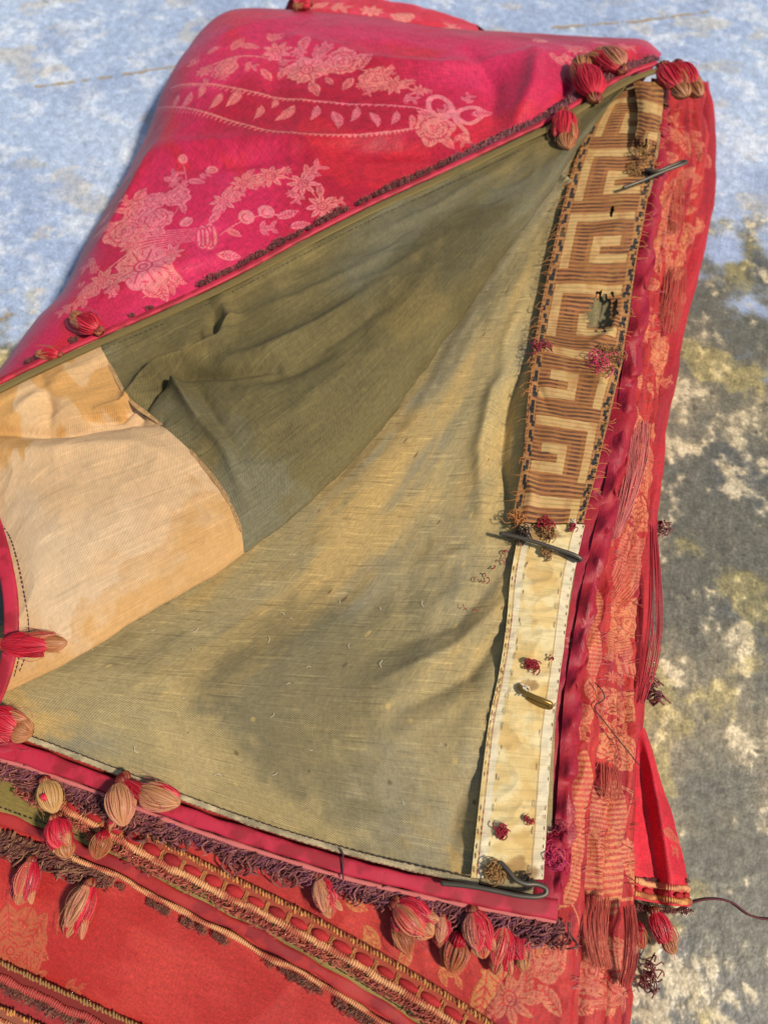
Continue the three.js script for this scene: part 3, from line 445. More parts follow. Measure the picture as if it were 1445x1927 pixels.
// --- tapes
function stripPatch(L, Rr, h, lift = 0) { return new Patch(L.map(([x, y], i) => { const [x1, y1] = Rr[i]; const k = h[i] ?? h; return [0, 0.25, 0.5, 0.75, 1].map((t) => [lerp(x, x1, t), lerp(y, y1, t), k + lift * Math.sin(Math.PI * t)]); })); }
const CTL = [[985, 953], [972, 1020], [960, 1090], [952, 1180], [938, 1270], [921, 1350], [908, 1450], [897, 1550], [886, 1652]], CTR = [[1100, 988], [1086, 1050], [1074, 1110], [1064, 1190], [1052, 1280], [1041, 1365], [1034, 1460], [1028, 1550], [1022, 1655]];
const CT = stripPatch(CTL, CTR, 0.0842, 0.0008);
const gCT = CT.build({ nu: 60, nv: 240, rim: 0.0022, disp: (u, v, x, z) => 0.0012 * fbm(x * 26, z * 26, 3) + 0.0006 * Math.sin(z * 700 + 4 * fbm(x * 40, z * 40, 2)) * (0.5 + fbm(x * 30, z * 30, 2)) + 0.0010 * ridge(x * 30, z * 45) });
const GTL = [[1148, 178], [1114, 228], [1080, 310], [1056, 400], [1036, 490], [1015, 590], [1004, 660], [992, 760], [984, 860], [962, 985]], GTR = [[1252, 150], [1242, 230], [1232, 305], [1214, 395], [1197, 490], [1181, 600], [1168, 690], [1146, 780], [1124, 880], [1097, 985]];
const GT = stripPatch(GTL, GTR, [0.088, 0.088, 0.088, 0.0875, 0.087, 0.087, 0.087, 0.0865, 0.0862, 0.0855], 0.0015);
const inHole = (u, v) => { const a = (u - 0.69) / 0.17, b = (v - 0.548) / 0.043, q = a * a + b * b + 0.9 * noise(u * 22, v * 90); const s = (u - 0.60) / 0.022, t = (v - 0.335) / 0.015; return q < 0.85 || s * s + t * t + 0.5 * noise(u * 40, v * 120) < 0.9; };
const wrGT = [wrinkle([[1160, 580], [1150, 630], [1110, 650]], 0.005, 0.009, 0.087), wrinkle([[1090, 700], [1130, 720], [1165, 690]], 0.0042, 0.008, 0.087), wrinkle([[1000, 700], [1020, 740], [1030, 770]], -0.0022, 0.006, 0.087), wrinkle([[985, 880], [1000, 930], [990, 980]], 0.003, 0.008, 0.087), wrinkle([[1150, 520], [1120, 580], [1040, 600]], -0.0022, 0.014, 0.087), wrinkle([[1200, 400], [1150, 440], [1080, 450]], 0.002, 0.014, 0.087), wrinkle([[1210, 330], [1170, 330], [1120, 340]], -0.002, 0.01, 0.087)];
const gGT = GT.build({ nu: 130, nv: 520, rim: 0.0016, hole: inHole, disp: (u, v, x, z) => creaseAt(wrGT, x, z) + 0.0024 * fbm(x * 22 + 2, z * 22, 3) + 0.0006 * fbm(x * 90, z * 90, 2) });
// torn tongue of the patterned tape, folded over at the top
const TT = stripPatch([[1190, 150], [1198, 190], [1200, 230], [1194, 262], [1200, 285]], [[1250, 155], [1246, 200], [1240, 240], [1236, 270], [1228, 292]], [0.094, 0.097, 0.097, 0.0965, 0.095], 0.004);
const gTT = TT.build({ nu: 40, nv: 90, rim: 0.0012, hole: (u, v) => v > 0.78 + 0.2 * noise(u * 9, 3) + 0.12 * noise(u * 30, 7), disp: (u, v, x, z) => 0.0025 * fbm(x * 60, z * 60, 3) });
// ================================================================ CLOTH COLOURS
function liningMat(W, H, fn, seed, mu, mv, weave = 1) {
  const rnd = rng(seed);
  const map = colourTex(W, H, (x, y) => {
    const u = x / W, v = y / H, X = u * mu, Y = v * mv; const c = fn(u, v, X, Y);
    const tw = 0.075 * Math.sin((X + Y) * 6.2832 / 0.0016 + 1.5 * noiseT(X * 90, Y * 90)) + 0.05 * noiseT(X * 120 + seed, Y * 1900) + 0.05 * noiseT(X * 1900, Y * 120 + seed) + 0.07 * noiseT(X * 420, Y * 420) + 0.12 * (rnd() - 0.5) + 0.13 * sst(0.42, 0.62, noiseT(X * 26 + seed, Y * 1300)) - 0.13 * sst(0.42, 0.62, noiseT(X * 22 + 40, Y * 1300 + seed)), k = 1 + tw * weave;
    return tone(c, k);
  });
  return new THREE.MeshPhysicalMaterial({ map, bumpMap: twill, bumpScale: 0.0003, roughness: 0.9 });
}
const KH = [156, 142, 102], OC = [190, 158, 96], GR = [136, 130, 106], DK = [110, 102, 72];
const spots = (seed, n) => { const q = rng(seed); return Array.from({ length: n }, () => [q(), q(), 0.001 + q() * 0.0016, q()]); };
const spA = spots(4, 90);
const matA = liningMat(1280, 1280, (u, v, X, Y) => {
  const f = 0.28 * fbmT(X * 60, Y * 60, 5), a = fbmT(X * 7 + 5, Y * 7 + 2, 5) + f, b = fbmT(X * 9 + 50, Y * 7 + 7, 5) + f + 0.16 * Math.exp(-(((u - 0.62) / 0.22) ** 2) - (((v - 0.42) / 0.25) ** 2)) - 0.05, s = fbmT(X * 6 + 20, Y * 6 + 80, 5) + f + 0.12 * Math.exp(-(((u - 0.35) / 0.3) ** 2) - (((v - 0.72) / 0.2) ** 2));  // stain fields; the ochre gain mid-lining also paints in some of the light
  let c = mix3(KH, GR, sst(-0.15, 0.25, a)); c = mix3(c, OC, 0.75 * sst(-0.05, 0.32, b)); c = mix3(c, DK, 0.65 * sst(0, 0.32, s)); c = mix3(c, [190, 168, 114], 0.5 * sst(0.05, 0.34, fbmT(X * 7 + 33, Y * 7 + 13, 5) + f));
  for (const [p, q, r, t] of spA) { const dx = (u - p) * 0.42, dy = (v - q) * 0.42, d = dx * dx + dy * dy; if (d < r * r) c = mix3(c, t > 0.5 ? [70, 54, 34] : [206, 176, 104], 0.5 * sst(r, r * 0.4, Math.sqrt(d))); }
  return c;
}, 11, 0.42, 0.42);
const matOlive = liningMat(1280, 768, (u, v, X, Y) => {
  const f = 0.28 * fbmT(X * 60, Y * 60, 5), a = fbmT(X * 7 + 15, Y * 7 + 32, 5) + f, b = fbmT(X * 9 + 5, Y * 9 + 77, 5) + f;
  let c = mix3([104, 95, 60], [110, 106, 82], sst(-0.15, 0.22, a)); c = mix3(c, [82, 74, 42], 0.6 * sst(0, 0.3, b)); c = mix3(c, [142, 122, 70], 0.45 * sst(0.05, 0.32, fbmT(X * 9 + 90, Y * 9, 5) + f)); return c;
}, 12, 0.45, 0.22);
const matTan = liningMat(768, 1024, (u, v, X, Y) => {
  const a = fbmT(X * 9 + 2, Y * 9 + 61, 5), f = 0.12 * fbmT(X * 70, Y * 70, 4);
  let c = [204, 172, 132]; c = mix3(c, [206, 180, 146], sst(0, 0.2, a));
  // brown water stain with a tide line, towards the roll
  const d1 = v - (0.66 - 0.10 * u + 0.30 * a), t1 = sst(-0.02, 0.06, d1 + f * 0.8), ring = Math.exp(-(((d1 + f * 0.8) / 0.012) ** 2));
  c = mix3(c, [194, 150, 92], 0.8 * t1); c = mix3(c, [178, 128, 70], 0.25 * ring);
  const d2 = 0.27 + 0.1 * a - v; c = mix3(c, [190, 140, 74], 0.75 * sst(-0.01, 0.02, d2 + f * 0.5) * (1 - 0.7 * sst(0.05, 0.12, fbmT(X * 20 + 9, Y * 20, 3))));  // hem side of the crease: warm shade painted into the cloth colour
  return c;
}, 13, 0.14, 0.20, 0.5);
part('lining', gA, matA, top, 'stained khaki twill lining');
const flap = part('lining_flap', gOlive, matOlive, top, 'olive lining turned back over a soft roll');
matTan.map.repeat.set(1 / uSeam, 1);
part('lining_patch', gTan, matTan, top, 'pale tan lining patch with brown water stains and painted warm shade near the hem');

// --- silk of the top curtain
const WC = 1792, HCx = 1344;
const itemsC = [['sprig', 362, 118, 16], ['daisy', 384, 136, 17], ['rose', 426, 124, 21], ['leaf', 446, 84, 20, -60], ['leaf', 470, 86, 18, 20], ['leaf', 400, 95, 14, -30], ['sprig', 470, 125, 16, 10], ['daisy', 522, 96, 27], ['leaf', 500, 140, 17, 60], ['leaf', 528, 140, 16, 110], ['leaf', 575, 78, 22, -70], ['sprig', 610, 90, 20, -40], ['rose', 578, 132, 33], ['daisy', 578, 130, 38], ['rose', 645, 116, 30], ['leaf', 690, 112, 19, -50], ['leaf', 655, 155, 18, 120], ['leaf', 618, 155, 13, 60], ['rose', 702, 150, 26], ['daisy', 742, 160, 24], ['sprig', 730, 135, 16, -20], ['sprig', 775, 185, 18, 20], ['daisy', 790, 170, 15], ['rose', 820, 240, 34], ['bow', 852, 215, 44, 20], ['leaf', 905, 215, 20, -20], ['sprig', 880, 185, 15, -60], ['sprig', 870, 262, 18, 60],
  ['feather', 330, 192, 16, 110], ['feather', 352, 190, 19, 120], ['feather', 378, 172, 17, 100], ['feather', 408, 188, 20, 120], ['feather', 440, 185, 24, 115], ['feather', 486, 210, 18, 110], ['feather', 518, 194, 14, 105], ['feather', 534, 214, 25, 130], ['feather', 592, 212, 19, 110], ['feather', 632, 226, 23, 80], ['feather', 668, 214, 19, 110], ['feather', 706, 224, 19, 75], ['feather', 740, 222, 17, 110], ['feather', 772, 228, 16, 100],
  ['fan', 320, 448, 68, -8], ['urn', 398, 445, 30, -8], ['urn', 382, 447, 26, -8], ['rose', 232, 438, 36], ['rose', 262, 398, 28], ['rose', 295, 412, 28], ['rose', 272, 500, 50], ['daisy', 270, 500, 54], ['rose', 290, 378, 22], ['sprig', 200, 430, 20, 180], ['daisy', 200, 410, 16], ['daisy', 192, 528, 26], ['rose', 172, 545, 20], ['sprig', 150, 570, 20, 150], ['sprig', 165, 500, 22, 160], ['sprig', 210, 545, 16], ['leaf', 265, 365, 17, -60], ['sprig', 330, 330, 22, -70], ['rose', 335, 368, 25], ['bud', 343, 300, 9], ['bud', 398, 322, 12], ['leaf', 370, 342, 17, 20], ['sprig', 385, 330, 13, -20], ['daisy', 420, 380, 24], ['daisy', 457, 345, 25], ['daisy', 510, 330, 28], ['daisy', 568, 346, 28], ['sprig', 592, 318, 24, -45], ['daisy', 606, 386, 28], ['bud', 462, 408, 15], ['bud', 502, 398, 15], ['bud', 352, 416, 12], ['leaf', 440, 440, 15, 30], ['leaf', 540, 405, 20, -25], ['sprig', 505, 430, 20, -10], ['leaf', 565, 425, 18, -15], ['leaf', 432, 482, 20, 0], ['leaf', 405, 410, 16, -60], ['sprig', 120, 585, 18, 150], ['leaf', 285, 552, 18, 20], ['leaf', 330, 520, 18, 30],
  ['bud', 1020, 76, 15], ['sprig', 1058, 112, 26, -30], ['daisy', 1085, 92, 20], ['leaf', 1130, 80, 17, 10], ['sprig', 1180, 88, 20, 0], ['sprig', 640, 440, 18]];
const linesC = [{ pts: [[318, 168], [360, 158], [400, 156], [480, 174], [560, 188], [650, 194], [750, 200], [820, 208]], w: 4, barbs: true }, { pts: [[296, 205], [350, 202], [420, 222], [520, 246], [620, 252], [720, 247], [800, 240]], w: 4, barbs: true }, { pts: [[380, 130], [440, 108], [520, 112], [600, 118], [700, 135], [780, 172]], w: 4 }, { pts: [[345, 305], [350, 350], [330, 400]], w: 3.5 }, { pts: [[400, 420], [420, 380], [457, 345], [510, 330], [568, 346], [605, 385]], w: 3.5 }, { pts: [[410, 445], [450, 420], [500, 405], [545, 410]], w: 3.5 }, { pts: [[130, 580], [190, 520], [250, 470]], w: 5, barbs: true }, { pts: [[330, 520], [300, 545], [270, 560]], w: 3.5 }];
{ const q = rng(90); for (const [k, x, y, r] of itemsC.slice()) if (k === 'rose' || k === 'daisy') for (let i = 0; i < 2; i++) { const a = q() * 360, b = a * Math.PI / 180; itemsC.unshift([i ? 'leaf' : 'sprig', x + Math.cos(b) * r * 1.15, y + Math.sin(b) * r * 1.0, r * 0.55, a]); if (i && r > 18) itemsC.push(['daisy', x - Math.cos(b) * r * 1.05, y - Math.sin(b) * r * 0.9, r * 0.42, a]); } }
const maskC = paint(C, WC, HCx, itemsC, linesC, 21);
const matC = damask(maskC, WC, HCx, (u, v) => { const a = fbmT(u * 4 + 3, v * 3, 4), b = fbmT(u * 5 + 30, v * 3 + 4, 4); let c = mix3([186, 32, 76], [162, 20, 48], sst(-0.15, 0.3, a)); c = mix3(c, [202, 50, 98], 0.5 * sst(0, 0.32, b)); return mix3(c, [194, 36, 44], 0.55 * sst(0.08, 0.3, fbmT(u * 8 + 60, v * 4 + 2, 4) + 0.1 * sst(0.72, 0.82, u))); }, (u, v) => mix3([210, 130, 120], [212, 126, 136], sst(-0.1, 0.2, fbmT(u * 6, v * 5 + 8, 4))), { seed: 1, sx: 70, sy: 40, rough: 0.44, fray: 1.1, weight: 0.9 });
part('silk_face', gC, matC, top, 'pink damask with baskets, garlands and a leaf ribbon');

// --- silk of the other folds
const red = (s) => (u, v) => { const a = fbmT(u * 5 + s, v * 9 + s, 4); return mix3(mix3([160, 30, 34], [176, 44, 40], sst(-0.1, 0.2, a)), [138, 20, 40], 0.7 * sst(0.08, 0.25, fbmT(u * 4 + s * 3, v * 13, 4))); };
const gold = (u, v) => mix3([200, 140, 92], [190, 120, 92], sst(-0.1, 0.2, fbmT(u * 3, v * 12, 4)));
const matE = damask(paint(E, 128, 1024, [['feather', 1110, 1120, 26, 100], ['daisy', 1092, 1215, 20], ['leaf', 1085, 1190, 16], ['feather', 1065, 1560, 30, 100], ['feather', 1170, 720, 26, 70], ['sprig', 1125, 930, 12], ['leaf', 1080, 1250, 12]], [], 31), 128, 1024, (u, v) => mix3([148, 14, 46], [154, 18, 38], sst(-0.1, 0.2, fbmT(u * 2, v * 16, 3))), () => [170, 100, 96], { seed: 2, sx: 8, sy: 90, rough: 0.62 });
const itF1 = [['hatch', 1115, 1150, 40, 105], ['hatch', 1185, 790, 34, 110], ['leaf', 1250, 250, 30, 70], ['rose', 1250, 445, 34], ['daisy', 1235, 480, 24], ['sprig', 1215, 500, 18], ['hatch', 1120, 1230, 46, 100], ['leaf', 1115, 1300, 26, 95], ['rose', 1100, 1345, 18], ['sprig', 1095, 1380, 20, 90], ['hatch', 1095, 1480, 60, 100], ['hatch', 1085, 1590, 50, 110], ['feather', 1075, 1660, 44, 120], ['rose', 1170, 980, 26], ['rose', 1030, 1790, 42], ['sprig', 990, 1850, 44], ['daisy', 960, 1880, 40], ['leaf', 900, 1860, 40, 100], ['leaf', 1040, 1880, 30], ['feather', 1190, 880, 24, 90], ['leaf', 1145, 1010, 20, 80]];
const itF2 = [['leaf', 1300, 280, 34, 80], ['rose', 1275, 440, 34], ['daisy', 1265, 505, 28], ['sprig', 1285, 350, 24], ['leaf', 1250, 700, 20, 100], ['leaf', 1240, 740, 16, 90], ['sprig', 1262, 480, 20], ['fan', 1165, 1120, 60, 130], ['rose', 1190, 1180, 22], ['feather', 1200, 1060, 40, 110], ['leaf', 1210, 960, 30, 90], ['rose', 1215, 860, 24], ['daisy', 1165, 1280, 12], ['daisy', 1140, 1360, 20], ['rose', 1180, 1330, 26], ['sprig', 1165, 1380, 26], ['rose', 1175, 1420, 28], ['leaf', 1160, 1410, 26, 80], ['hatch', 1160, 1530, 52, 95], ['hatch', 1150, 1640, 66, 95], ['feather', 1185, 1630, 40, 95], ['daisy', 1125, 1830, 56], ['rose', 1070, 1790, 34], ['sprig', 1160, 1880, 30], ['bud', 1065, 1870, 16], ['daisy', 1180, 1790, 24], ['leaf', 1100, 1900, 30]];
{ const q = rng(95), K = ['rose', 'sprig', 'leaf', 'daisy', 'feather', 'hatch', 'sprig']; for (let y = 190; y < 1250; y += 34) { const i = Math.min(15, YS.findIndex((v) => v > y) - 1), f = (y - YS[i]) / (YS[i + 1] - YS[i]), L = (a) => lerp(a[i], a[i + 1], f); if (q() < 0.45) itF1.unshift([K[Math.floor(q() * 7)], lerp(L(xF0), L(xF1), 0.35 + 0.6 * q()), y, 18 + 16 * q()]); if (q() < 0.5) itF2.unshift([K[Math.floor(q() * 7)], lerp(L(xF1), L(xG1), 0.15 + 0.8 * q()), y + 10, 18 + 18 * q()]); } }
const lnF2 = [{ pts: [[1090, 1580], [1110, 1600], [1130, 1605], [1190, 1490]], w: 5 }, { pts: [[1130, 1490], [1160, 1480], [1190, 1490]], w: 5, barbs: true }, { pts: [[1105, 1680], [1140, 1690], [1190, 1690]], w: 5, barbs: true }, { pts: [[1130, 1574], [1160, 1580], [1190, 1588]], w: 6 }];
const matF1 = damask(paint(F1, 256, 1536, itF1, [{ pts: [[1075, 1700], [1090, 1740], [1085, 1800]], w: 4 }], 32), 256, 1536, red(3), gold, { seed: 3, sx: 10, sy: 120 });
const matF2 = damask(paint(F2, 256, 1536, itF2, lnF2, 33), 256, 1536, red(9), gold, { seed: 4, sx: 12, sy: 120 });
const matF1b = damask(paint(F1b, 256, 1536, itF2.map(([k, x, y, r, a]) => [k, x - 12, y - 6, r * 0.9, a]), lnF2, 39), 256, 1536, red(5), gold, { seed: 14, sx: 10, sy: 120 });
const matF3 = damask(paint(F3, 128, 1024, [['rose', 1310, 420, 20], ['leaf', 1330, 300, 22, 90], ['sprig', 1255, 720, 18], ['leaf', 1220, 900, 14, 90], ['rose', 1280, 560, 14]], [], 34), 128, 1024, (u, v) => mix3([166, 26, 40], [146, 18, 36], sst(-0.1, 0.2, fbmT(u * 2, v * 9 + 5, 3))), gold, { seed: 5, sx: 8, sy: 100 });
part('silk_edge', gE, matE, top, 'puckered crimson silk along the heading');
{ // gathered ruffle standing up along the heading
  const q = rng(44), rows = []; let ph = 0;
  for (let y = 230; y <= 1690; y += 11) { const k = clamp(YS.findIndex((v) => v > y) - 1, 0, 15), f = (y - YS[k]) / (YS[k + 1] - YS[k]), x = lerp(xE1[k], xE1[k + 1], f); ph += 0.55 + 0.75 * q(); const w = Math.sin(ph), z = Math.cos(ph * 0.8); rows.push([[x - 26, y - 2, 0.0805], [x - 17, y + 2 * w, 0.0815 + 0.0012 * w], [x - 7, y + 4 * z, 0.0822 + 0.0028 * w], [x + 1 + 3 * z, y + 6 * w, 0.0806 + 0.0030 * w], [x + 6 + 5 * z, y + 5 * w, 0.0762 + 0.0022 * z], [x + 3 + 4 * z, y, 0.0715]]); }
  part('ruffle', new Patch(rows).build({ nu: 26, nv: 560, lookup: false, disp: (u, v, x, z) => 0.0008 * fbm(x * 120, z * 120, 2) }), matE, top, 'gathered crimson ruffle beside the tapes');
}
part('side_fold', gF1, matF1, second); part('side_fold', gF1b, matF1b, second); part('side_fold', gF2, matF2, third); part('side_fold', gF3, matF3, fourth);
const itH = [['leaf', 700, 1770, 26, 60], ['rose', 680, 1800, 20], ['leaf', 740, 1660, 18, 40], ['leaf', 670, 1705, 20, 20], ['sprig', 850, 1830, 30], ['leaf', 760, 1800, 24, 110], ['daisy', 950, 1860, 50], ['rose', 1010, 1800, 40], ['leaf', 905, 1890, 44, 105], ['sprig', 1010, 1890, 40], ['sprig', 860, 1760, 20]];
part('silk_face', gH, damask(paint(H, 1024, 512, itH, [], 35), 1024, 512, (u, v) => mix3([166, 42, 38], [180, 52, 44], sst(-0.1, 0.2, fbmT(u * 9, v * 5, 4))), () => [184, 128, 70], { seed: 6, sx: 60, sy: 24 }), second);
part('lining', gJ, liningMat(512, 128, (u, v, X, Y) => mix3([128, 112, 58], [150, 130, 74], sst(-0.1, 0.2, fbmT(X * 20, Y * 20, 4))), 14, 0.36, 0.05), third);
const itI = [['rose', 20, 1790, 50], ['leaf', 60, 1760, 36, 120], ['sprig', 50, 1820, 40], ['leaf', 15, 1740, 30, 80], ['daisy', 60, 1840, 26], ['sprig', 140, 1866, 22, 10], ['leaf', 100, 1870, 16]];
part('silk_face', gI, damask(paint(I, 1024, 1024, itI, [], 36), 1024, 1024, (u, v) => mix3([170, 40, 36], [182, 54, 46], sst(-0.15, 0.25, fbmT(u * 6 + 2, v * 5, 5))), () => [176, 96, 62], { seed: 7, sx: 50, sy: 40, rough: 0.55 }), fourth);
part('silk_face', gL, damask(null, 256, 256, (u, v) => [150, 40, 44], () => [0, 0, 0], { seed: 8, sx: 30, sy: 30 }), fifth);
const itG = [['feather', 1262, 1575, 24, 30], ['feather', 1285, 1590, 16, 60], ['sprig', 1270, 1600, 14]];
part('silk_face', gG, damask(paint(G, 256, 512, itG, [], 37), 256, 512, (u, v) => mix3([196, 30, 52], [180, 24, 46], sst(-0.1, 0.2, fbmT(u * 4, v * 6, 3))), () => [176, 104, 72], { seed: 9, sx: 12, sy: 26 }), corner);
part('silk_face', gK, damask(paint(K, 512, 128, [['daisy', 700, 20, 22], ['sprig', 640, 14, 22], ['rose', 760, 30, 20], ['sprig', 850, 50, 20], ['leaf', 600, 10, 20]], [], 38), 512, 128, (u, v) => mix3([196, 44, 66], [206, 60, 84], sst(-0.1, 0.2, fbmT(u * 6, v * 3, 3))), () => [222, 162, 140], { seed: 10, sx: 40, sy: 10 }), back);

// --- tapes
const matCT = (() => {
  const W = 256, H = 1024, rnd = rng(61);
  const hooks = [[0.35, 0.07, 0.34, 0.035], [0.55, 0.52, 0.16, 0.02], [0.5, 0.985, 0.45, 0.035]];
  const map = colourTex(W, H, (x, y) => {
    const u = x / W, v = y / H, X = u * 0.04, Y = v * 0.24; let c = [214, 190, 132];
    c = mix3(c, [222, 206, 158], sst(-0.1, 0.2, fbmT(X * 60, Y * 60, 4))); c = mix3(c, [206, 172, 108], 0.7 * sst(0.06, 0.26, fbmT(X * 45 + 7, Y * 45, 5)));
    const sel = Math.max(sst(0.20, 0.17, u + 0.01 * noiseT(2, v * 40)) * sst(0.07, 0.09, u), sst(0.82, 0.85, u)); c = mix3(c, [220, 214, 192], 0.7 * sel);
    if (Math.abs(u - 0.075) < 0.012 || Math.abs(u - 0.83) < 0.01) c = mix3(c, [150, 116, 70], 0.5);
    for (const [p, q, a, b] of hooks) { const d = ((u - p) / a) ** 2 + ((v - q) / b) ** 2 + 1.4 * fbmT(X * 120, Y * 120, 4); c = mix3(c, [132, 96, 56], 0.6 * sst(1.1, 0.35, d)); }
    const ln = sst(0.22, 0.3, noiseT(u * 2, v * 190)) * 0.06; const k = 1 - ln + 0.10 * Math.sin(x * 1.57) * Math.sin(y * 1.57) + 0.12 * (rnd() - 0.5); return tone(c, k);
  });
  return new THREE.MeshPhysicalMaterial({ map, bumpMap: plain, bumpScale: 0.0003, roughness: 0.9 });
})();
part('heading_tape', gCT, matCT, top, 'cream linen heading tape');
const matGT = (() => {
  const W = 384, H = 2048, NK = 6.5, [cv, c] = canvas(W, H); // red channel: pale figure, green: dark ground, blue: black border
  const T = H / NK;
  c.lineJoin = 'miter'; c.lineCap = 'butt';
  for (let k = -1; k < NK + 1; k++) {
    const s = k < 4 ? 1 : -1, X = (a) => (s > 0 ? 0.12 + a * 0.76 : 0.88 - a * 0.76) * W, Y = (b) => (k + b) * T;
    c.fillStyle = 'rgb(0,150,0)'; c.fillRect(0.10 * W, Y(0), 0.80 * W, T * 1.01);
    c.fillStyle = 'rgb(0,255,0)'; c.fillRect(0.10 * W, Y(0.02), 0.80 * W, T * 0.14);
    const path = (w, col, pts) => { c.strokeStyle = col; c.lineWidth = w; c.beginPath(); pts.forEach(([a, b], i) => (i ? c.lineTo(X(a), Y(b)) : c.moveTo(X(a), Y(b)))); c.stroke(); };
    path(T * 0.125, 'rgb(245,40,0)', [[0.06, 1.0], [0.06, 0.26], [1.0, 0.26]]);
    path(T * 0.14, 'rgb(0,255,0)', [[0.28, 0.92], [0.28, 0.43], [1.0, 0.43]]);
    path(T * 0.13, 'rgb(255,40,0)', [[1.0, 0.86], [0.50, 0.86], [0.50, 0.62], [0.86, 0.62]]);
    path(T * 0.12, 'rgb(0,255,0)', [[0.72, 0.74], [0.98, 0.74], [0.98, 0.6]]);
  }
  c.fillStyle = 'rgb(60,80,0)'; c.fillRect(0, 0, 0.10 * W, H); c.fillRect(0.90 * W, 0, 0.10 * W, H);
  const q = rng(8); for (let y = 0; y < H; y += T / 5) for (const [x0, m] of [[0.045, 1], [0.925, 1]]) { c.fillStyle = 'rgb(0,0,255)'; c.fillRect(x0 * W, y, 0.04 * W, T / 5 * (0.4 + 0.5 * q())); c.fillRect((x0 + (q() > 0.5 ? 0.025 : -0.025)) * W, y + T / 12, 0.035 * W, T / 14); }
  const raw = c.getImageData(0, 0, W, H).data, rnd = rng(71), RIB = 2048 / 118;
  const map = colourTex(W, H, (x, y) => {
    const xx = clamp(x + Math.round(1.4 * noiseT(x / 30, y / 14)), 0, W - 1), yy = clamp(y + Math.round(3 * noiseT(x / 80, y / 60)), 0, H - 1), k = (yy * W + xx) * 4, u = x / W, v = y / H;
    const R = raw[k] / 255, Gn = raw[k + 1] / 255, Bk = raw[k + 2] / 255, rib = 0.5 + 0.5 * Math.sin(((y + 5 * noiseT(x / 120, y / 200)) / RIB) * 6.2832), f = fbmT(u * 5, v * 26, 4);
    let a = mix3([174, 116, 60], [84, 52, 32], Gn * sst(0.32, 0.62, rib));
    a = mix3(a, mix3([206, 178, 120], [170, 132, 78], 0.5 * rib), R * 0.92);
    a = mix3(a, [188, 112, 72], 0.2 * sst(0.05, 0.25, fbmT(u * 9 + 30, v * 40, 3)));
    a = mix3(a, [28, 30, 32], Bk * 0.94); a = mix3(a, [150, 98, 48], 0.28 * sst(0.05, 0.3, f)); a = mix3(a, [206, 170, 90], 0.15 * sst(0.1, 0.3, fbmT(u * 4 + 9, v * 22 + 4, 3)));
    const m = 1 + 0.12 * (rnd() - 0.5) + 0.10 * Math.sin(x * 1.4) * Math.sin(y * 0.9) - 0.10 * (1 - rib); return tone(a, m);
  });
  const bump = greyTex(128, 2048, (x, y) => 0.5 + 0.5 * Math.sin((y / RIB) * 6.2832), THREE.ClampToEdgeWrapping);
  return new THREE.MeshPhysicalMaterial({ map, bumpMap: bump, bumpScale: 0.0006, roughness: 0.72, side: THREE.DoubleSide });
})();
const keyTape = part('patterned_tape', gGT, matGT, top, 'worn brown and gold Greek key tape with a torn hole');
{ // the torn tongue uses a short stretch of the same weave
  const uv = gTT.attributes.uv; for (let i = 0; i < uv.count; i++) uv.setXY(i, 0.2 + uv.getX(i) * 0.6, 0.30 + uv.getY(i) * 0.16);
  part('torn_tongue', gTT, matGT, keyTape);
}
// ================================================================ TRIMMINGS
const satinMap = (base, alt, seed) => { const q = rng(seed), t = colourTex(512, 64, (x, y) => { const a = fbmT(x / 60 + seed, y / 30, 5), k = 1 + 0.07 * Math.sin((x + y * 2) * 0.9) + 0.12 * (q() - 0.5); return tone(mix3(base, alt, sst(-0.15, 0.25, a)), k); }, THREE.RepeatWrapping); t.repeat.set(1 / 0.12, 1); return t; };
const satin = new THREE.MeshPhysicalMaterial({ map: satinMap([180, 34, 62], [146, 22, 42], 3), roughness: 0.62 });
const satinDull = new THREE.MeshPhysicalMaterial({ map: satinMap([168, 46, 44], [140, 34, 40], 4), roughness: 0.55 });
const hemWhite = new THREE.MeshPhysicalMaterial({ map: satinMap([176, 164, 130], [204, 188, 150], 5), bumpMap: plain, bumpScale: 0.0003, roughness: 0.9 });
const col = (r, g, b, rough = 0.7) => new THREE.MeshPhysicalMaterial({ color: lin(r, g, b), roughness: rough });
const vc = new THREE.MeshPhysicalMaterial({ vertexColors: true, roughness: 0.65 });
const vcSilk = new THREE.MeshPhysicalMaterial({ vertexColors: true, roughness: 0.45 });
const thr = { maroon: col(88, 30, 42), purple: col(70, 34, 52), red: col(150, 26, 44), pink: col(206, 60, 110), tan: col(150, 112, 66), dark: col(44, 34, 32), gold: col(196, 138, 78, 0.8), cream: col(206, 150, 104, 0.85), white: col(214, 206, 186), mauve: col(176, 88, 100), brown: col(140, 78, 56), crimson: col(150, 44, 66), grey: col(150, 138, 120), crimson2: col(166, 40, 56), dullred: col(164, 62, 56), pinkth: col(192, 106, 104), rust: col(178, 84, 68), goldBase: col(150, 66, 48, 0.9), baseRed: col(120, 34, 30, 0.85) };
thr.cream = new THREE.MeshPhysicalMaterial({ map: satinMap([208, 154, 108], [168, 88, 66], 8), roughness: 0.85 }); thr.gold = new THREE.MeshPhysicalMaterial({ map: satinMap([200, 144, 80], [150, 84, 50], 9), roughness: 0.75 });
function tint(g, fn) { const p = g.attributes.position, c = new Float32Array(p.count * 3); for (let i = 0; i < p.count; i++) { const k = fn(i, p); c[i * 3] = k.r; c[i * 3 + 1] = k.g; c[i * 3 + 2] = k.b; } g.setAttribute('color', new THREE.BufferAttribute(c, 3)); return g; }

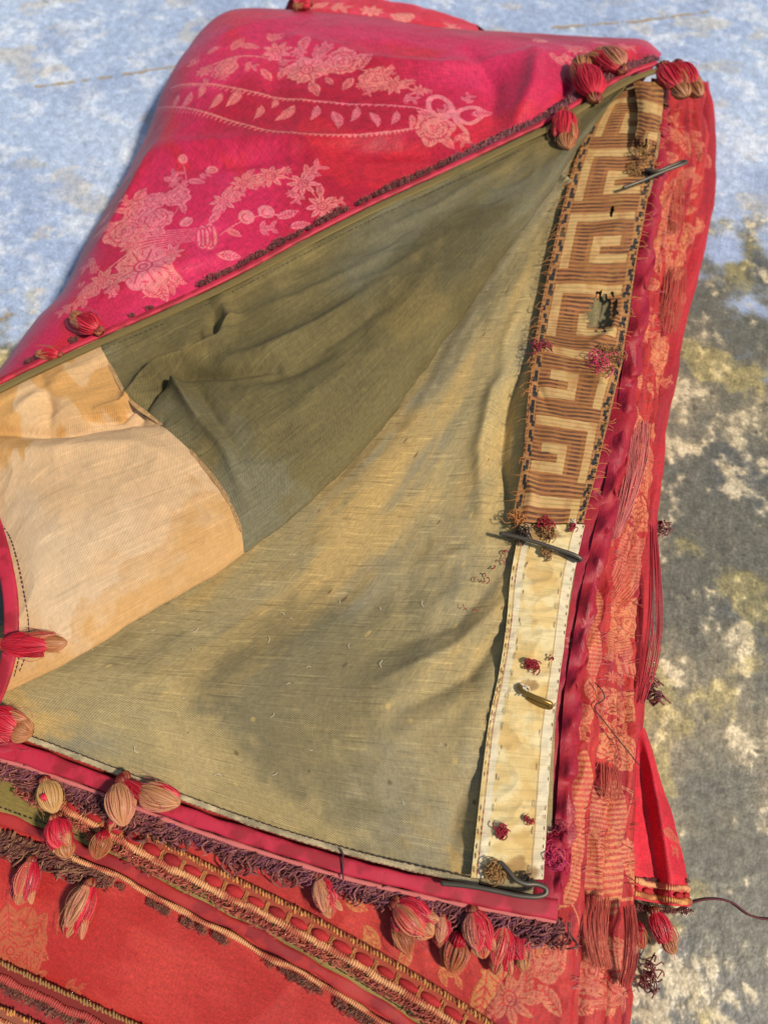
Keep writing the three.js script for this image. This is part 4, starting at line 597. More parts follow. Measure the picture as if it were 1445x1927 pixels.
// ---- fringe: little clusters of curled silk ends
function tuftGeo(seed, cols, n = 18, L = 0.0075) {
  const q = rng(seed), gs = [];
  for (let i = 0; i < n; i++) {
    const x0 = (q() - 0.5) * 0.010, l = L * (0.35 + 1.0 * q()), ph = q() * 6.3, r = 0.0010 + 0.0016 * q(), lean = (q() - 0.5) * 0.006, up = 0.0005 + 0.0024 * q(), pts = [];
    for (let k = 0; k <= 6; k++) { const t = k / 6; pts.push(V(x0 + lean * t + r * Math.cos(ph + t * 7) * t * 1.2, up * Math.sin(t * 2.4) + r * Math.sin(ph + t * 7) * t * 0.8 - 0.0016 * t * t, -0.001 + l * (t - 0.28 * t * t))); }
    const g = tube(pts, 0.00022 + 0.00018 * q(), 8, 4), c = cols[Math.floor(q() * cols.length)], c2 = c.clone().lerp(lin(196, 130, 120), 0.35 * q());
    gs.push(tint(g, (j) => c.clone().lerp(c2, Math.floor(j / 5) / 8)));
  }
  return mergeGeometries(gs);
}
const PUR = [lin(104, 54, 74), lin(124, 68, 80), lin(88, 38, 50), lin(146, 86, 82), lin(114, 58, 88)], MAR = [lin(84, 32, 44), lin(104, 42, 46), lin(70, 26, 34), lin(122, 70, 62)], BRN = [lin(110, 70, 52), lin(90, 52, 44), lin(132, 92, 66), lin(80, 38, 40)], RST = [lin(168, 78, 62), lin(140, 58, 54), lin(186, 106, 80)];
const tufts = Object.fromEntries(Object.entries({ pur: PUR, mar: MAR, brn: BRN, rst: RST }).map(([k, c], i) => [k, [0, 1, 2, 3, 4, 5, 6, 7].map((s) => tuftGeo(100 + i * 10 + s, c, k === 'rst' ? 16 : 24, k === 'rst' ? 0.005 : 0.0092))]));
function fringe(pts, step, kind, parent, side, seed, { size = 1, keep = 1, drop = 0.25 } = {}) {
  const q = rng(seed), cur = new THREE.CatmullRomCurve3(pts, false, 'centripetal'), n = Math.max(1, Math.round(cur.getLength() / step));
  for (let i = 0; i <= n; i++) {
    if (q() > keep) continue;
    const t = clamp((i + (q() - 0.5) * 0.5) / n, 0, 1), p = cur.getPointAt(t), T = cur.getTangentAt(t), o = T.clone().cross(V(0, 1, 0)).multiplyScalar(side).setY(-drop * q()).normalize(), y = o.clone().cross(T).multiplyScalar(1).normalize(); if (y.y < 0) y.negate();
    const x = y.clone().cross(o).normalize(), m = part('fringe_tuft', tufts[kind][Math.floor(q() * 8)], vc, parent), s = size * (0.75 + 0.55 * q());
    m.position.copy(p); m.quaternion.setFromRotationMatrix(new THREE.Matrix4().makeBasis(x, y, o)); m.rotateY((q() - 0.5) * 0.7); m.scale.set(s, s, s);
  }
}

// ---- tassels: silk-wound buds in overlapping lobes
function lobe(l, w, t, ridges, seed, cA, cB, mixAmt, curl = 0) {
  const q = rng(seed), gs = [], n = Math.max(14, Math.round(ridges * 1.8)), cc = new THREE.Color(), sq = 0.75 + 0.3 * q(), lop = (q() - 0.5) * 0.3;
  const at = (a, v, k, twist = 0) => { const r = Math.pow(Math.sin(Math.PI * Math.pow(v, 0.86)), 0.62) * k * (1 + 0.10 * noise(Math.cos(a) * 1.5 + seed, Math.sin(a) * 1.5 + v * 2)), b = a + twist * v; return V(Math.cos(b) * w * r + curl * l * v * v + lop * w * v, -l * v, Math.sin(b) * t * r * sq); };
  { const nu = 20, nv = 10, pos = [], uv = [], idx = [], colr = []; for (let y = 0; y <= nv; y++) for (let x = 0; x <= nu; x++) { const p = at((x / nu) * 6.2832, y / nv, 0.9); pos.push(p.x, p.y, p.z); uv.push(x / nu, y / nv); cc.copy(cA).lerp(cB, mixAmt).multiplyScalar(0.8); colr.push(cc.r, cc.g, cc.b); } for (let y = 0; y < nv; y++) for (let x = 0; x < nu; x++) { const a = y * (nu + 1) + x, b = a + nu + 1; idx.push(a, a + 1, b, b, a + 1, b + 1); }
    const g = new THREE.BufferGeometry(); g.setAttribute('position', new THREE.Float32BufferAttribute(pos, 3)); g.setAttribute('uv', new THREE.Float32BufferAttribute(uv, 2)); g.setAttribute('color', new THREE.Float32BufferAttribute(colr, 3)); g.setIndex(idx); g.computeVertexNormals(); gs.push(g); }
  const rad = Math.max(0.00028, (3.1416 * Math.max(w, t)) / n * 0.95);
  for (let i = 0; i < n; i++) {
    const a = ((i + 0.6 * (q() - 0.5)) / n) * 6.2832, tw = (q() - 0.5) * 0.7 + 0.25, k = 0.94 + 0.12 * q(), v0 = 0.02 + 0.03 * q(), v1 = 0.93 + 0.06 * q(), patch = noise(Math.cos(a) * 1.8 + seed * 0.3, Math.sin(a) * 1.8);
    const g = tube([0, 0.2, 0.4, 0.6, 0.8, 1].map((f) => at(a, lerp(v0, v1, f), k + 0.03 * (q() - 0.5), tw)), rad * (0.7 + 0.5 * q()), 9, 4), m = clamp(mixAmt + 0.08 + patch * 1.1 + (q() - 0.5) * 0.16, 0, 1), dim = 0.86 + 0.22 * q();
    gs.push(tint(g, () => cc.copy(cA).lerp(cB, m * m).multiplyScalar(dim)));
  }
  return mergeGeometries(gs);
}
const TANC = lin(190, 136, 94), TANP = lin(192, 122, 104), REDC = lin(176, 18, 40), ROSE = lin(206, 44, 68), BRNC = lin(164, 102, 62), DRED = lin(120, 18, 32);
let tasselNo = 0;
function tassel([x0, y0, x1, y1, h, kind, w], parent) {
  const p0 = P(x0, y0, h + 0.001), p1 = P(x1, y1, h - 0.0005), d = p1.clone().sub(p0), L = d.length() * 0.92, W = (w * L) * 0.43, sd = 300 + tasselNo++ * 7, q = rng(sd), g = new THREE.Group();
  g.name = 'tassel'; parent.add(g); g.position.copy(p0); const Y = d.clone().normalize().negate(), X = Y.clone().cross(V(0, 1, 0)).normalize(), Z = X.clone().cross(Y);
  g.quaternion.setFromRotationMatrix(new THREE.Matrix4().makeBasis(X, Y, Z));
  const put = (name, geo, dx, dy, dz, rz = 0, rx = 0, ry = 0) => { const m = part(name, geo, vcSilk, g), tight = kind === 'twin' ? 1 : 0.62; m.position.set(dx * tight, dy, dz); m.rotation.set(rx, ry, rz * tight); return m; };
  if (kind !== 'tuft') put('neck', lobe(L * 0.22, W * 0.42, W * 0.42, 14, sd + 1, DRED, BRNC, 0.5), 0, L * 0.10, 0);
  if (kind === 'red') { // crimson bud opening on a tan tip
    put('bud', lobe(L * 0.80, W * 0.86, W * 0.72, 30, sd, ROSE, REDC, 0.45), 0, 0, W * 0.1); put('petal', lobe(L * 0.62, W * 0.5, W * 0.45, 22, sd + 2, TANC, REDC, 0.35, 0.1), W * 0.42, -L * 0.22, W * 0.12, 0.12); put('petal', lobe(L * 0.6, W * 0.45, W * 0.45, 22, sd + 3, REDC, DRED, 0.4, -0.12), -W * 0.4, -L * 0.12, W * 0.05, -0.16);
    put('tip', lobe(L * 0.42, W * 0.62, W * 0.55, 26, sd + 4, BRNC, TANC, 0.5), W * 0.12, -L * 0.6, -W * 0.05, 0.1);
  } else if (kind === 'tan' || kind === 'rosy') { // tan shell, crimson core peeping out
    const a = kind === 'rosy' ? TANP : TANC, a2 = q() > 0.4 ? ROSE : TANP;
    put('core', lobe(L * 0.84, W * 0.68, W * 0.6, 20, sd, REDC, ROSE, 0.5), W * 0.36, -L * 0.02, W * 0.05, 0.14); put('bud', lobe(L * 0.78, W * 0.8, W * 0.7, 34, sd + 1, a, a2, 0.6, -0.04), -W * 0.14, -L * 0.02, W * 0.2, -0.06);
    put('petal', lobe(L * 0.55, W * 0.42, W * 0.4, 24, sd + 2, TANC, REDC, 0.4, 0.18), W * 0.55, -L * 0.38, W * 0.02, 0.25); put('tip', lobe(L * 0.40, W * 0.66, W * 0.55, 26, sd + 3, TANC, REDC, 0.4), -W * 0.08, -L * 0.56, -W * 0.12, -0.1);
  } else if (kind === 'twin') { // two fat wound buds side by side
    put('bud', lobe(L * 0.66, W * 0.78, W * 0.8, 36, sd, TANC, TANP, 0.5, -0.05), -W * 0.35, L * 0.02, W * 0.2, -0.5); put('bud', lobe(L * 0.72, W * 0.72, W * 0.72, 36, sd + 1, TANC, TANP, 0.3, 0.08), W * 0.12, -L * 0.3, W * 0.12, 0.3); put('core', lobe(L * 0.8, W * 0.4, W * 0.6, 20, sd + 2, REDC, DRED, 0.4), -W * 0.02, -L * 0.02, W * 0.02, 0.1); put('petal', lobe(L * 0.5, W * 0.32, W * 0.5, 18, sd + 3, ROSE, REDC, 0.4), W * 0.72, -L * 0.42, W * 0.05, 0.35);
  } else if (kind === 'brown') {
    put('bud', lobe(L, W, W * 0.8, 34, sd, BRNC, REDC, 0.3), 0, 0, 0); put('core', lobe(L * 0.5, W * 0.6, W * 0.8, 20, sd + 1, REDC, DRED, 0.3), W * 0.1, L * 0.08, W * 0.1);
  } else if (kind === 'eye') { // seen end-on: red eye in a tan bud
    put('bud', lobe(L, W * 0.95, W * 0.9, 36, sd, lin(186, 148, 92), TANC, 0.4), 0, 0, 0); put('core', lobe(L * 0.22, W * 0.22, W * 0.22, 12, sd + 1, ROSE, REDC, 0.4), -W * 0.25, -L * 0.4, W * 0.82);
  } else { const m = part('silk_end', tufts.mar[tasselNo % 5], vc, g); m.rotation.x = Math.PI / 2; m.scale.setScalar(L / 0.0075); }
  if (kind !== 'tuft') { const gs = []; for (let i = 0; i < 12; i++) { const a = q() * 6.3, b = (q() - 0.5) * 1.6, y0 = -L * (0.05 + 0.3 * q()), l = L * (0.3 + 0.5 * q()); gs.push(tube([0, 0.35, 0.7, 1].map((t) => V(Math.cos(a + b * t) * W * (0.75 + 0.35 * Math.sin(t * 3) + 0.25 * q() * t), y0 - l * t, Math.sin(a + b * t) * W * (0.7 + 0.3 * Math.sin(t * 3) + 0.25 * q() * t))), 0.00014, 8, 4)); } part('stray_threads', mergeGeometries(gs), [thr.tan, thr.red, thr.mauve][tasselNo % 3], g); }
  return g;
}

// ---- flap hem: piping and fringe
const hem = [[-40, 742], [20, 712], [60, 692], [182, 637], [290, 590], [390, 545], [480, 500], [560, 456], [700, 385], [860, 312], [960, 264], [1040, 226], [1110, 182], [1190, 138], [1236, 122]];
const hemAt = (dx, dy, h) => hem.map(([x, y], i) => P(x + dx, y + dy, (i > 10 ? h - 0.0012 * (i - 10) : h)));
part('hem_piping', sweep(hemAt(-2, -3, 0.1035), 300, 10, flat(0.0052, 0.0034, 0.8)), satin, top, 'crimson piping along the turned-back hem');
part('hem_fold', sweep(hemAt(5, 9, 0.1045), 300, 10, flat(0.0060, 0.0030, 0.8)), new THREE.MeshPhysicalMaterial({ color: lin(128, 112, 66), bumpMap: twill, bumpScale: 0.0002, roughness: 0.9 }), top, 'olive turned hem edge');
fringe(hemAt(-8, -9, 0.1015).slice(5), 0.0062, 'mar', top, -1, 51, { size: 0.8, keep: 0.8 });
fringe(hemAt(-6, -8, 0.1015).slice(9), 0.0052, 'pur', top, -1, 52, { size: 0.85 });
fringe(hemAt(-4, -8, 0.1025).slice(11), 0.004, 'pur', top, -1, 53, { size: 1.05 });
fringe(hemAt(-8, -9, 0.1015).slice(0, 5), 0.016, 'mar', top, -1, 54, { size: 0.6, keep: 0.6 });

// ---- lower edge of the top curtain
const bind = [[-160, 1368], [-40, 1397], [40, 1418], [120, 1446], [200, 1475], [350, 1534], [500, 1584], [650, 1630], [800, 1666], [920, 1690], [1048, 1712]];
part('edge_binding', sweep(pline(bind, 0.0795), 320, 14, (f, s, a) => flat(lerp(0.0125, 0.0088, sst(0.1, 0.35, f)) + 0.003 * sst(0.75, 1, f), 0.0042, 0.65)(f, s, a).map((v, i) => v * (1 + 0.16 * noise(s * 60, i)))), satin, top, 'pink satin binding along the lower edge');
const strip = [[40, 1384], [130, 1418], [250, 1464], [350, 1503], [500, 1557], [650, 1602], [760, 1630], [850, 1650], [900, 1660]];
part('hem_strip', sweep(pline(strip, 0.0817), 240, 8, (f, k, a) => { const r = flat(0.0036, 0.0009, 0.6)(f, k, a); return [r[0] * (1 + 0.25 * noise(k * 60, 2)), r[1] + 0.0003 * noise(k * 90, 4)]; }), hemWhite, top, 'grey white hem strip with double stitching');
const fr = bind.map(([x, y]) => [x - 3, y + 22]);
fringe(pline(fr, 0.0755), 0.0062, 'pur', top, 1, 61, { size: 1.15 }); fringe(pline(fr.map(([x, y]) => [x, y + 6]), 0.073).slice(6), 0.008, 'pur', top, 1, 62, { size: 1.45, keep: 0.75 }); fringe(pline(fr.map(([x, y]) => [x, y + 2]), 0.0745), 0.009, 'mar', top, 1, 64, { size: 1.6, keep: 0.6 }); fringe(pline(fr.map(([x, y]) => [x, y + 4]), 0.073).slice(0, 5), 0.0045, 'mar', top, 1, 63, { size: 1.35 });
part('fringe_cord', sweep(pline(bind.map(([x, y]) => [x - 3, y + 21]), 0.0775), 700, 7, (f, s, a) => { const r = 0.0009 * (1 + 0.22 * Math.sin(s * 4600) + 0.5 * noise(s * 70, 1)); return [Math.cos(a) * r * 1.5, Math.sin(a) * r]; }), thr.pinkth, top, 'twisted cord above the fringe');
// binding on the flap's short edge
part('side_binding', sweep([[-34, 925, 0.108], [-10, 985, 0.109], [10, 1060, 0.1115], [22, 1140, 0.1115], [19, 1225, 0.107], [-2, 1300, 0.097], [-26, 1345, 0.088]].map((c) => P(...c)), 120, 12, flat(0.0095, 0.0034, 0.7)), satin, top, 'red binding on the short edge of the turned-back corner');

// ---- stitching
function stitches(name, on, len, gap, r, mat, parent, lift = 0.0006, seed = 1) {
  const q = rng(seed), L = smoothLine(on, 400), gs = []; let s = 0, next = 0, a = null, tot = 0;
  for (let i = 1; i < L.length; i++) { tot += L[i].distanceTo(L[i - 1]); if (!a && tot >= next) { a = L[i].clone(); s = tot; } if (a && tot - s >= len) { const b = L[i].clone(), m = a.clone().add(b).multiplyScalar(0.5); m.y += lift; a.y -= 0.0002; b.y -= 0.0002; gs.push(tube([a, m, b], r, 4, 4)); a = null; next = tot + gap * (0.35 + 1.3 * q()); } }
  if (gs.length) stuff(name, mergeGeometries(gs), mat, parent);
}
const onto = (patch, pts, lift = 0.0004) => pts.map(([x, y]) => { const s = patch.on(x, y); return s.p.clone().addScaledVector(s.n, lift); });
const between = (L, Rr, t) => L.map(([x, y], i) => [lerp(x, Rr[i][0], t), lerp(y, Rr[i][1], t)]);
for (const [t, m, ln, gp, sd] of [[0.025, thr.brown, 0.0026, 0.003, 1], [0.975, thr.brown, 0.0022, 0.004, 2], [0.22, thr.grey, 0.0042, 0.010, 3], [0.80, thr.grey, 0.0036, 0.013, 4], [0.24, thr.grey, 0.003, 0.021, 15], [0.075, thr.mauve, 0.0022, 0.002, 8]]) stitches('stitching', onto(CT, between(CTL, CTR, t), 0.0003), ln, gp, 0.00024, m, top, 0.0003, sd);
stitches('stitching', onto(GT, between(GTL, GTR, 0.02), 0.0003), 0.0026, 0.002, 0.00035, thr.brown, top, 0.0005, 5); stitches('stitching', onto(GT, between(GTL, GTR, 0.975), 0.0003), 0.0026, 0.002, 0.0004, thr.dark, top, 0.0005, 6);
stitches('stitching', pline(strip.map(([x, y]) => [x, y - 6]), 0.0823), 0.0022, 0.0012, 0.00026, thr.purple, top, 0.0003, 9); stitches('stitching', pline(strip.map(([x, y]) => [x, y + 6]), 0.0822), 0.0022, 0.0014, 0.00026, thr.brown, top, 0.0003, 10);
stitches('stitching', onto(B, hem.slice(3, 12).map(([x, y]) => [x + 8, y + 24])), 0.002, 0.0012, 0.0003, thr.dark, top, 0.0003, 11);
stitches('stitching', onto(B, [[-6, 978], [18, 1010], [34, 1060], [50, 1130], [56, 1180], [52, 1225], [36, 1268]]), 0.002, 0.001, 0.00038, thr.purple, top, 0.0004, 12); stitches('stitching', onto(B, [[-10, 1040], [14, 1070], [26, 1120], [36, 1180], [38, 1230], [26, 1280]]), 0.002, 0.001, 0.00034, thr.purple, top, 0.0004, 13);
stuff('stitching', tube(pline([[640, 1597, 0.0835], [645, 1606, 0.0838], [645, 1630, 0.083], [646, 1655, 0.0815]], 0.083), 0.0005, 12, 5), thr.purple, top);

// ---- braid: two ribbed cords, a row of velvet beads and gold loops between
const bead = (() => { const g = new THREE.SphereGeometry(1, 20, 14), p = g.attributes.position; for (let i = 0; i < p.count; i++) { const x = p.getX(i), y = p.getY(i), z = p.getZ(i), k = 1 + 0.09 * noise(x * 4 + 5, y * 4 + z * 3) + 0.05 * noise(x * 11, z * 11 + y * 7); p.setXYZ(i, x * k, y * k, z * k); } g.computeVertexNormals(); return g; })();
const velvet = [[156, 24, 28], [168, 32, 36], [140, 20, 26]].map((c) => new THREE.MeshPhysicalMaterial({ color: lin(...c), roughness: 0.8, sheen: 0.8, sheenRoughness: 0.4, sheenColor: lin(230, 90, 90) }));
function braid(pts, parent, { w = 0.0140, beads = true, seed = 1, base = thr.goldBase, cord = thr.cream, loops = thr.gold } = {}) {
  const cur = new THREE.CatmullRomCurve3(pts, false, 'centripetal'), len = cur.getLength(), q = rng(seed), up = V(0, 1, 0), side = (t) => cur.getTangentAt(t).cross(up).normalize();
  const off = (d, h, n = 200) => Array.from({ length: n + 1 }, (_, i) => { const s = (i / n) * len; return cur.getPointAt(i / n).addScaledVector(side(i / n), d + 0.0009 * noise(s * 70, seed) + 0.0004 * noise(s * 300, seed)).add(V(0, h + 0.0005 * noise(s * 110, seed + 4), 0)); });
  const g = part('braid_ground', sweep(pts, 200, 8, flat(w, 0.0018, 0.6)), base, parent);
  const ribbed = (r, k) => (f, s, a) => { const b = r * (1 + 0.24 * Math.sin(s * k + 2 * noise(s * 200, 3)) + 0.25 * noise(s * 120, seed)); return [Math.cos(a) * b * 1.25, Math.sin(a) * b]; };
  part('cord', sweep(off(w * 0.36, 0.0012), Math.round(len / 0.00035), 7, ribbed(0.0016, 4300)), cord, g);
  { const n = Math.round(len / 0.00045), L = []; for (let i = 0; i <= n; i++) { const s = (i / n) * len, p = cur.getPointAt(i / n); p.addScaledVector(side(i / n), -w * 0.36 + (0.0012 + 0.0009 * noise(s * 150, 2)) * Math.sin(s * 2900 + 3 * noise(s * 160, 1)) + 0.0012 * noise(s * 500, seed)); p.y += 0.0014 + 0.0010 * Math.cos(s * 2900 + 1 + 3 * noise(s * 160, 1)); L.push(p); } part('gold_loops', sweep(L, L.length - 1, 5, (f, s, a) => [Math.cos(a) * 0.00062, Math.sin(a) * 0.00062], up, false), loops, g); }
  if (beads) { const pitch = 0.0142, n = Math.floor(len / pitch); for (let i = 0; i < n; i++) { const t = (i + 0.5) / n, m = part('bead', bead, velvet[Math.floor(q() * 3)], g), T = cur.getTangentAt(t), S = side(t), N = S.clone().cross(T); m.position.copy(cur.getPointAt(t)).addScaledVector(S, w * 0.06).add(V(0, 0.0014, 0)); m.quaternion.setFromRotationMatrix(new THREE.Matrix4().makeBasis(T, N, S)); m.scale.set(pitch * (0.36 + 0.12 * q()), 0.0018 + 0.0010 * q(), w * (0.15 + 0.08 * q())); if (i) { const ts = i / n, a = cur.getPointAt(ts), sd = side(ts), gs = []; for (let k = 0; k < 4; k++) { const d = (k - 1.5) * 0.0006 + 0.0005 * (q() - 0.5), Tt = cur.getTangentAt(ts); gs.push(tube([-0.16, -0.05, 0.1, 0.24].map((f) => a.clone().addScaledVector(sd, w * f).addScaledVector(Tt, d + 0.0006 * (q() - 0.5)).add(V(0, 0.0014 + 0.0006 * q(), 0))), 0.00028, 6, 4)); } part('gold_tie', mergeGeometries(gs), loops, g); }; } }
  return g;
}
const br1 = [[60, 1462], [140, 1512], [210, 1552], [300, 1602], [400, 1653], [500, 1702], [600, 1754], [700, 1810], [800, 1870], [900, 1934], [960, 1975]];
braid(pline(br1, 0.0665), second, { seed: 5 });
fringe(pline(br1.map(([x, y]) => [x - 14, y + 26]), 0.0635), 0.0052, 'rst', second, 1, 71, { size: 1.1, keep: 0.85, drop: 0.5 });
// ---- third curtain: binding and thin cord
const bJ = edgeJ.map(([x, y]) => [x, y + 10]);
part('edge_binding', sweep(pline(bJ, 0.0535), 240, 10, (f, k, a) => { const r = flat(0.0075, 0.0030, 0.7)(f, k, a); return [r[0] * (1 + 0.4 * noise(k * 50, 3)) + 0.0014 * noise(k * 35, 1), r[1] + 0.0008 * noise(k * 45, 6)]; }), satinDull, third, 'dull red binding'); stitches('stitching', pline(edgeJ.map(([x, y]) => [x + 3, y - 10]), 0.0565), 0.0018, 0.001, 0.00035, thr.dark, third, 0.0003, 14);
part('cord', sweep(pline(bJ.map(([x, y]) => [x - 8, y + 20]).slice(3), 0.0505), 900, 7, (f, s, a) => { const b = 0.00125 * (1 + 0.26 * Math.sin(s * 4600) + 0.4 * noise(s * 60, 2)); return [Math.cos(a) * b * 1.2 + 0.0018 * noise(s * 30, 5), Math.sin(a) * b + 0.0008 * noise(s * 40, 8)]; }), thr.cream, third, 'thin ribbed cream cord');
fringe(pline(bJ.map(([x, y]) => [x - 12, y + 28]), 0.0495), 0.0066, 'brn', third, 1, 72, { size: 0.62, keep: 0.5 }); fringe(pline(bJ.map(([x, y]) => [x - 8, y + 26]).slice(0, 5), 0.0495), 0.0042, 'brn', third, 1, 73, { size: 1.5 });
// ---- fourth and fifth
const br2 = [[-120, 1772], [-40, 1806], [30, 1838], [120, 1880], [230, 1930], [330, 1972]];
braid(pline(br2, 0.0435), fourth, { seed: 6, beads: false, w: 0.0095, base: thr.baseRed, cord: thr.dullred, loops: thr.tan }); fringe(pline(br2.map(([x, y]) => [x - 8, y + 20]), 0.041), 0.007, 'brn', fourth, 1, 74, { size: 0.8 });
braid(pline(br2.map(([x, y]) => [x - 30, y + 70]), 0.034), fifth, { seed: 7, beads: false, w: 0.009, base: thr.brown, cord: thr.cream });
// ---- hem of the corner on the concrete
for (const [dy, s] of [[-34, 0], [-10, 1]]) { const pts = [[1172, 1690], [1196, 1691], [1215, 1696], [1236, 1699], [1254, 1702], [1272, 1705], [1297, 1706]].map(([x, y]) => G.on(x, y + dy)).map((k) => k.p.add(V(0, 0.0012, 0))); part('cord', sweep(pts, 160, 7, (f, k, a) => { const b = 0.0012 * (1 + 0.25 * Math.sin(k * 4300) + 0.3 * noise(k * 200, s)); return [Math.cos(a) * b * 1.5, Math.sin(a) * b]; }), s ? thr.gold : thr.cream, corner, 'ribbed gold cord of the hem'); }
{ const pts = [[1175, 1670], [1196, 1671], [1215, 1676], [1236, 1679], [1254, 1682], [1272, 1684], [1296, 1684]].map(([x, y]) => G.on(x, y).p.add(V(0, 0.0016, 0))), c = new THREE.CatmullRomCurve3(pts); for (let i = 0; i < 5; i++) { const t = (i + 0.5) / 5, m = part('bead', bead, velvet[i % 3], corner), T = c.getTangentAt(t); m.position.copy(c.getPointAt(t)); m.quaternion.setFromUnitVectors(V(1, 0, 0), T); m.scale.set(0.0042, 0.0018, 0.0018); } }
fringe([[1175, 1698], [1210, 1704], [1240, 1708], [1270, 1710], [1296, 1710]].map(([x, y]) => P(x, y, 0.010)), 0.005, 'mar', corner, 1, 75, { size: 0.55 });
fringe([[1190, 1650], [1236, 1655], [1290, 1655]].map(([x, y]) => { const k = G.on(x, y); return k.p.add(V(0, 0.0008, 0)); }), 0.004, 'mar', corner, 1, 76, { size: 0.4 });

// ---- tassels
for (const t of [[2, 1212, 134, 1214, 0.1165, 'red', 0.5], [-28, 1352, 64, 1388, 0.0945, 'red', 0.9], [84, 1468, 106, 1536, 0.0790, 'eye', 0.86], [104, 1538, 124, 1622, 0.0745, 'red', 0.82], [232, 1466, 326, 1552, 0.0860, 'twin', 0.66], [196, 1566, 180, 1622, 0.072, 'brown', 0.95], [222, 1522, 204, 1566, 0.0745, 'red', 0.5], [60, 1618, 34, 1716, 0.0545, 'tan', 0.62], [170, 1662, 122, 1780, 0.0535, 'tan', 0.58], [600, 1648, 628, 1738, 0.0735, 'tan', 0.64], [742, 1700, 826, 1768, 0.0765, 'tan', 0.76], [744, 1730, 772, 1804, 0.072, 'brown', 0.72], [832, 1722, 832, 1794, 0.073, 'tan', 0.66], [862, 1758, 846, 1836, 0.071, 'brown', 0.98], [888, 1712, 916, 1816, 0.0775, 'rosy', 0.72], [948, 1740, 936, 1850, 0.0735, 'tan', 0.6], [974, 1758, 986, 1830, 0.0725, 'red', 0.8], [1060, 212, 1062, 284, 0.107, 'red', 0.66], [1118, 184, 1088, 102, 0.1055, 'red', 0.62], [1170, 132, 1112, 86, 0.1035, 'tan', 0.76], [1246, 126, 1290, 186, 0.0975, 'red', 0.82], [1272, 122, 1316, 186, 0.0945, 'red', 0.66], [188, 622, 132, 588, 0.1075, 'red', 0.76], [114, 668, 64, 664, 0.1045, 'red', 0.72]]) tassel(t, top);
tassel([586, 8, 548, 12, 0.058, 'red', 0.8], back); tassel([1230, 1714, 1268, 1802, 0.0125, 'red', 0.68], corner); tassel([1200, 1738, 1212, 1790, 0.012, 'brown', 0.7], third); tassel([1212, 1302, 1246, 1274, 0.012, 'tuft', 0.8], fourth); tassel([1212, 1832, 1248, 1852, 0.006, 'tuft', 0.5], fourth); tassel([1234, 985, 1242, 1016, 0.012, 'tuft', 0.7], fourth);

// ---- hooks of bent wire, sewn on
const iron = new THREE.MeshPhysicalMaterial({ color: lin(92, 88, 80), metalness: 0.7, roughness: 0.5, bumpMap: greyTex(256, 32, (x, y) => 0.5 + 0.5 * fbmT(x / 9, y / 5, 5)), bumpScale: 0.0002 }), brass = new THREE.MeshPhysicalMaterial({ color: lin(150, 122, 66), metalness: 0.85, roughness: 0.42 });
const wire = (pts, r) => { const c = pts.map((k) => P(...k)), T = c[1].clone().sub(c[0]).normalize(); return sweep([c[0].clone().addScaledVector(T, -r * 0.15), ...c], 120, 10, (f, s, a) => { const k = r * Math.min(1, Math.sqrt(Math.min(f, 1 - f) * 60 + 0.02)); return [Math.cos(a) * k, Math.sin(a) * k]; }, V(0.3, 1, 0.2).normalize()); };
part('hook', wire([[1170, 354, 0.097], [1200, 343, 0.0985], [1250, 322, 0.100], [1284, 309, 0.1005], [1291, 305, 0.0995], [1284, 304, 0.098], [1262, 312, 0.0955], [1234, 322, 0.0935], [1212, 318, 0.092]], 0.0015), iron, top, 'grey wire hook near the top of the patterned tape');
part('hook', wire([[939, 1003, 0.0905], [990, 1015, 0.092], [1050, 1034, 0.0925], [1084, 1046, 0.092], [1092, 1052, 0.0905], [1088, 1055, 0.0885], [1068, 1046, 0.0875], [1050, 1036, 0.0868]], 0.0015), iron, top, 'dark iron hook where the two tapes meet');
part('hook', wire([[976, 1290, 0.0865], [982, 1300, 0.0885], [1004, 1311, 0.0905], [1026, 1320, 0.0912], [1036, 1325, 0.0900], [1034, 1331, 0.0875], [1012, 1324, 0.086], [992, 1312, 0.0852]], 0.0016), brass, top, 'small brass hook on the cream tape');
part('hook', wire([[828, 1662, 0.0868], [880, 1667, 0.0878], [930, 1676, 0.0885], [980, 1686, 0.0885], [1014, 1687, 0.088], [1027, 1681, 0.0878], [1027, 1672, 0.088], [1010, 1664, 0.0885], [988, 1663, 0.0893], [970, 1655, 0.0895], [954, 1636, 0.0890], [940, 1624, 0.0880], [930, 1630, 0.0866]], 0.0015), iron, top, 'long bent iron hook at the foot of the cream tape');
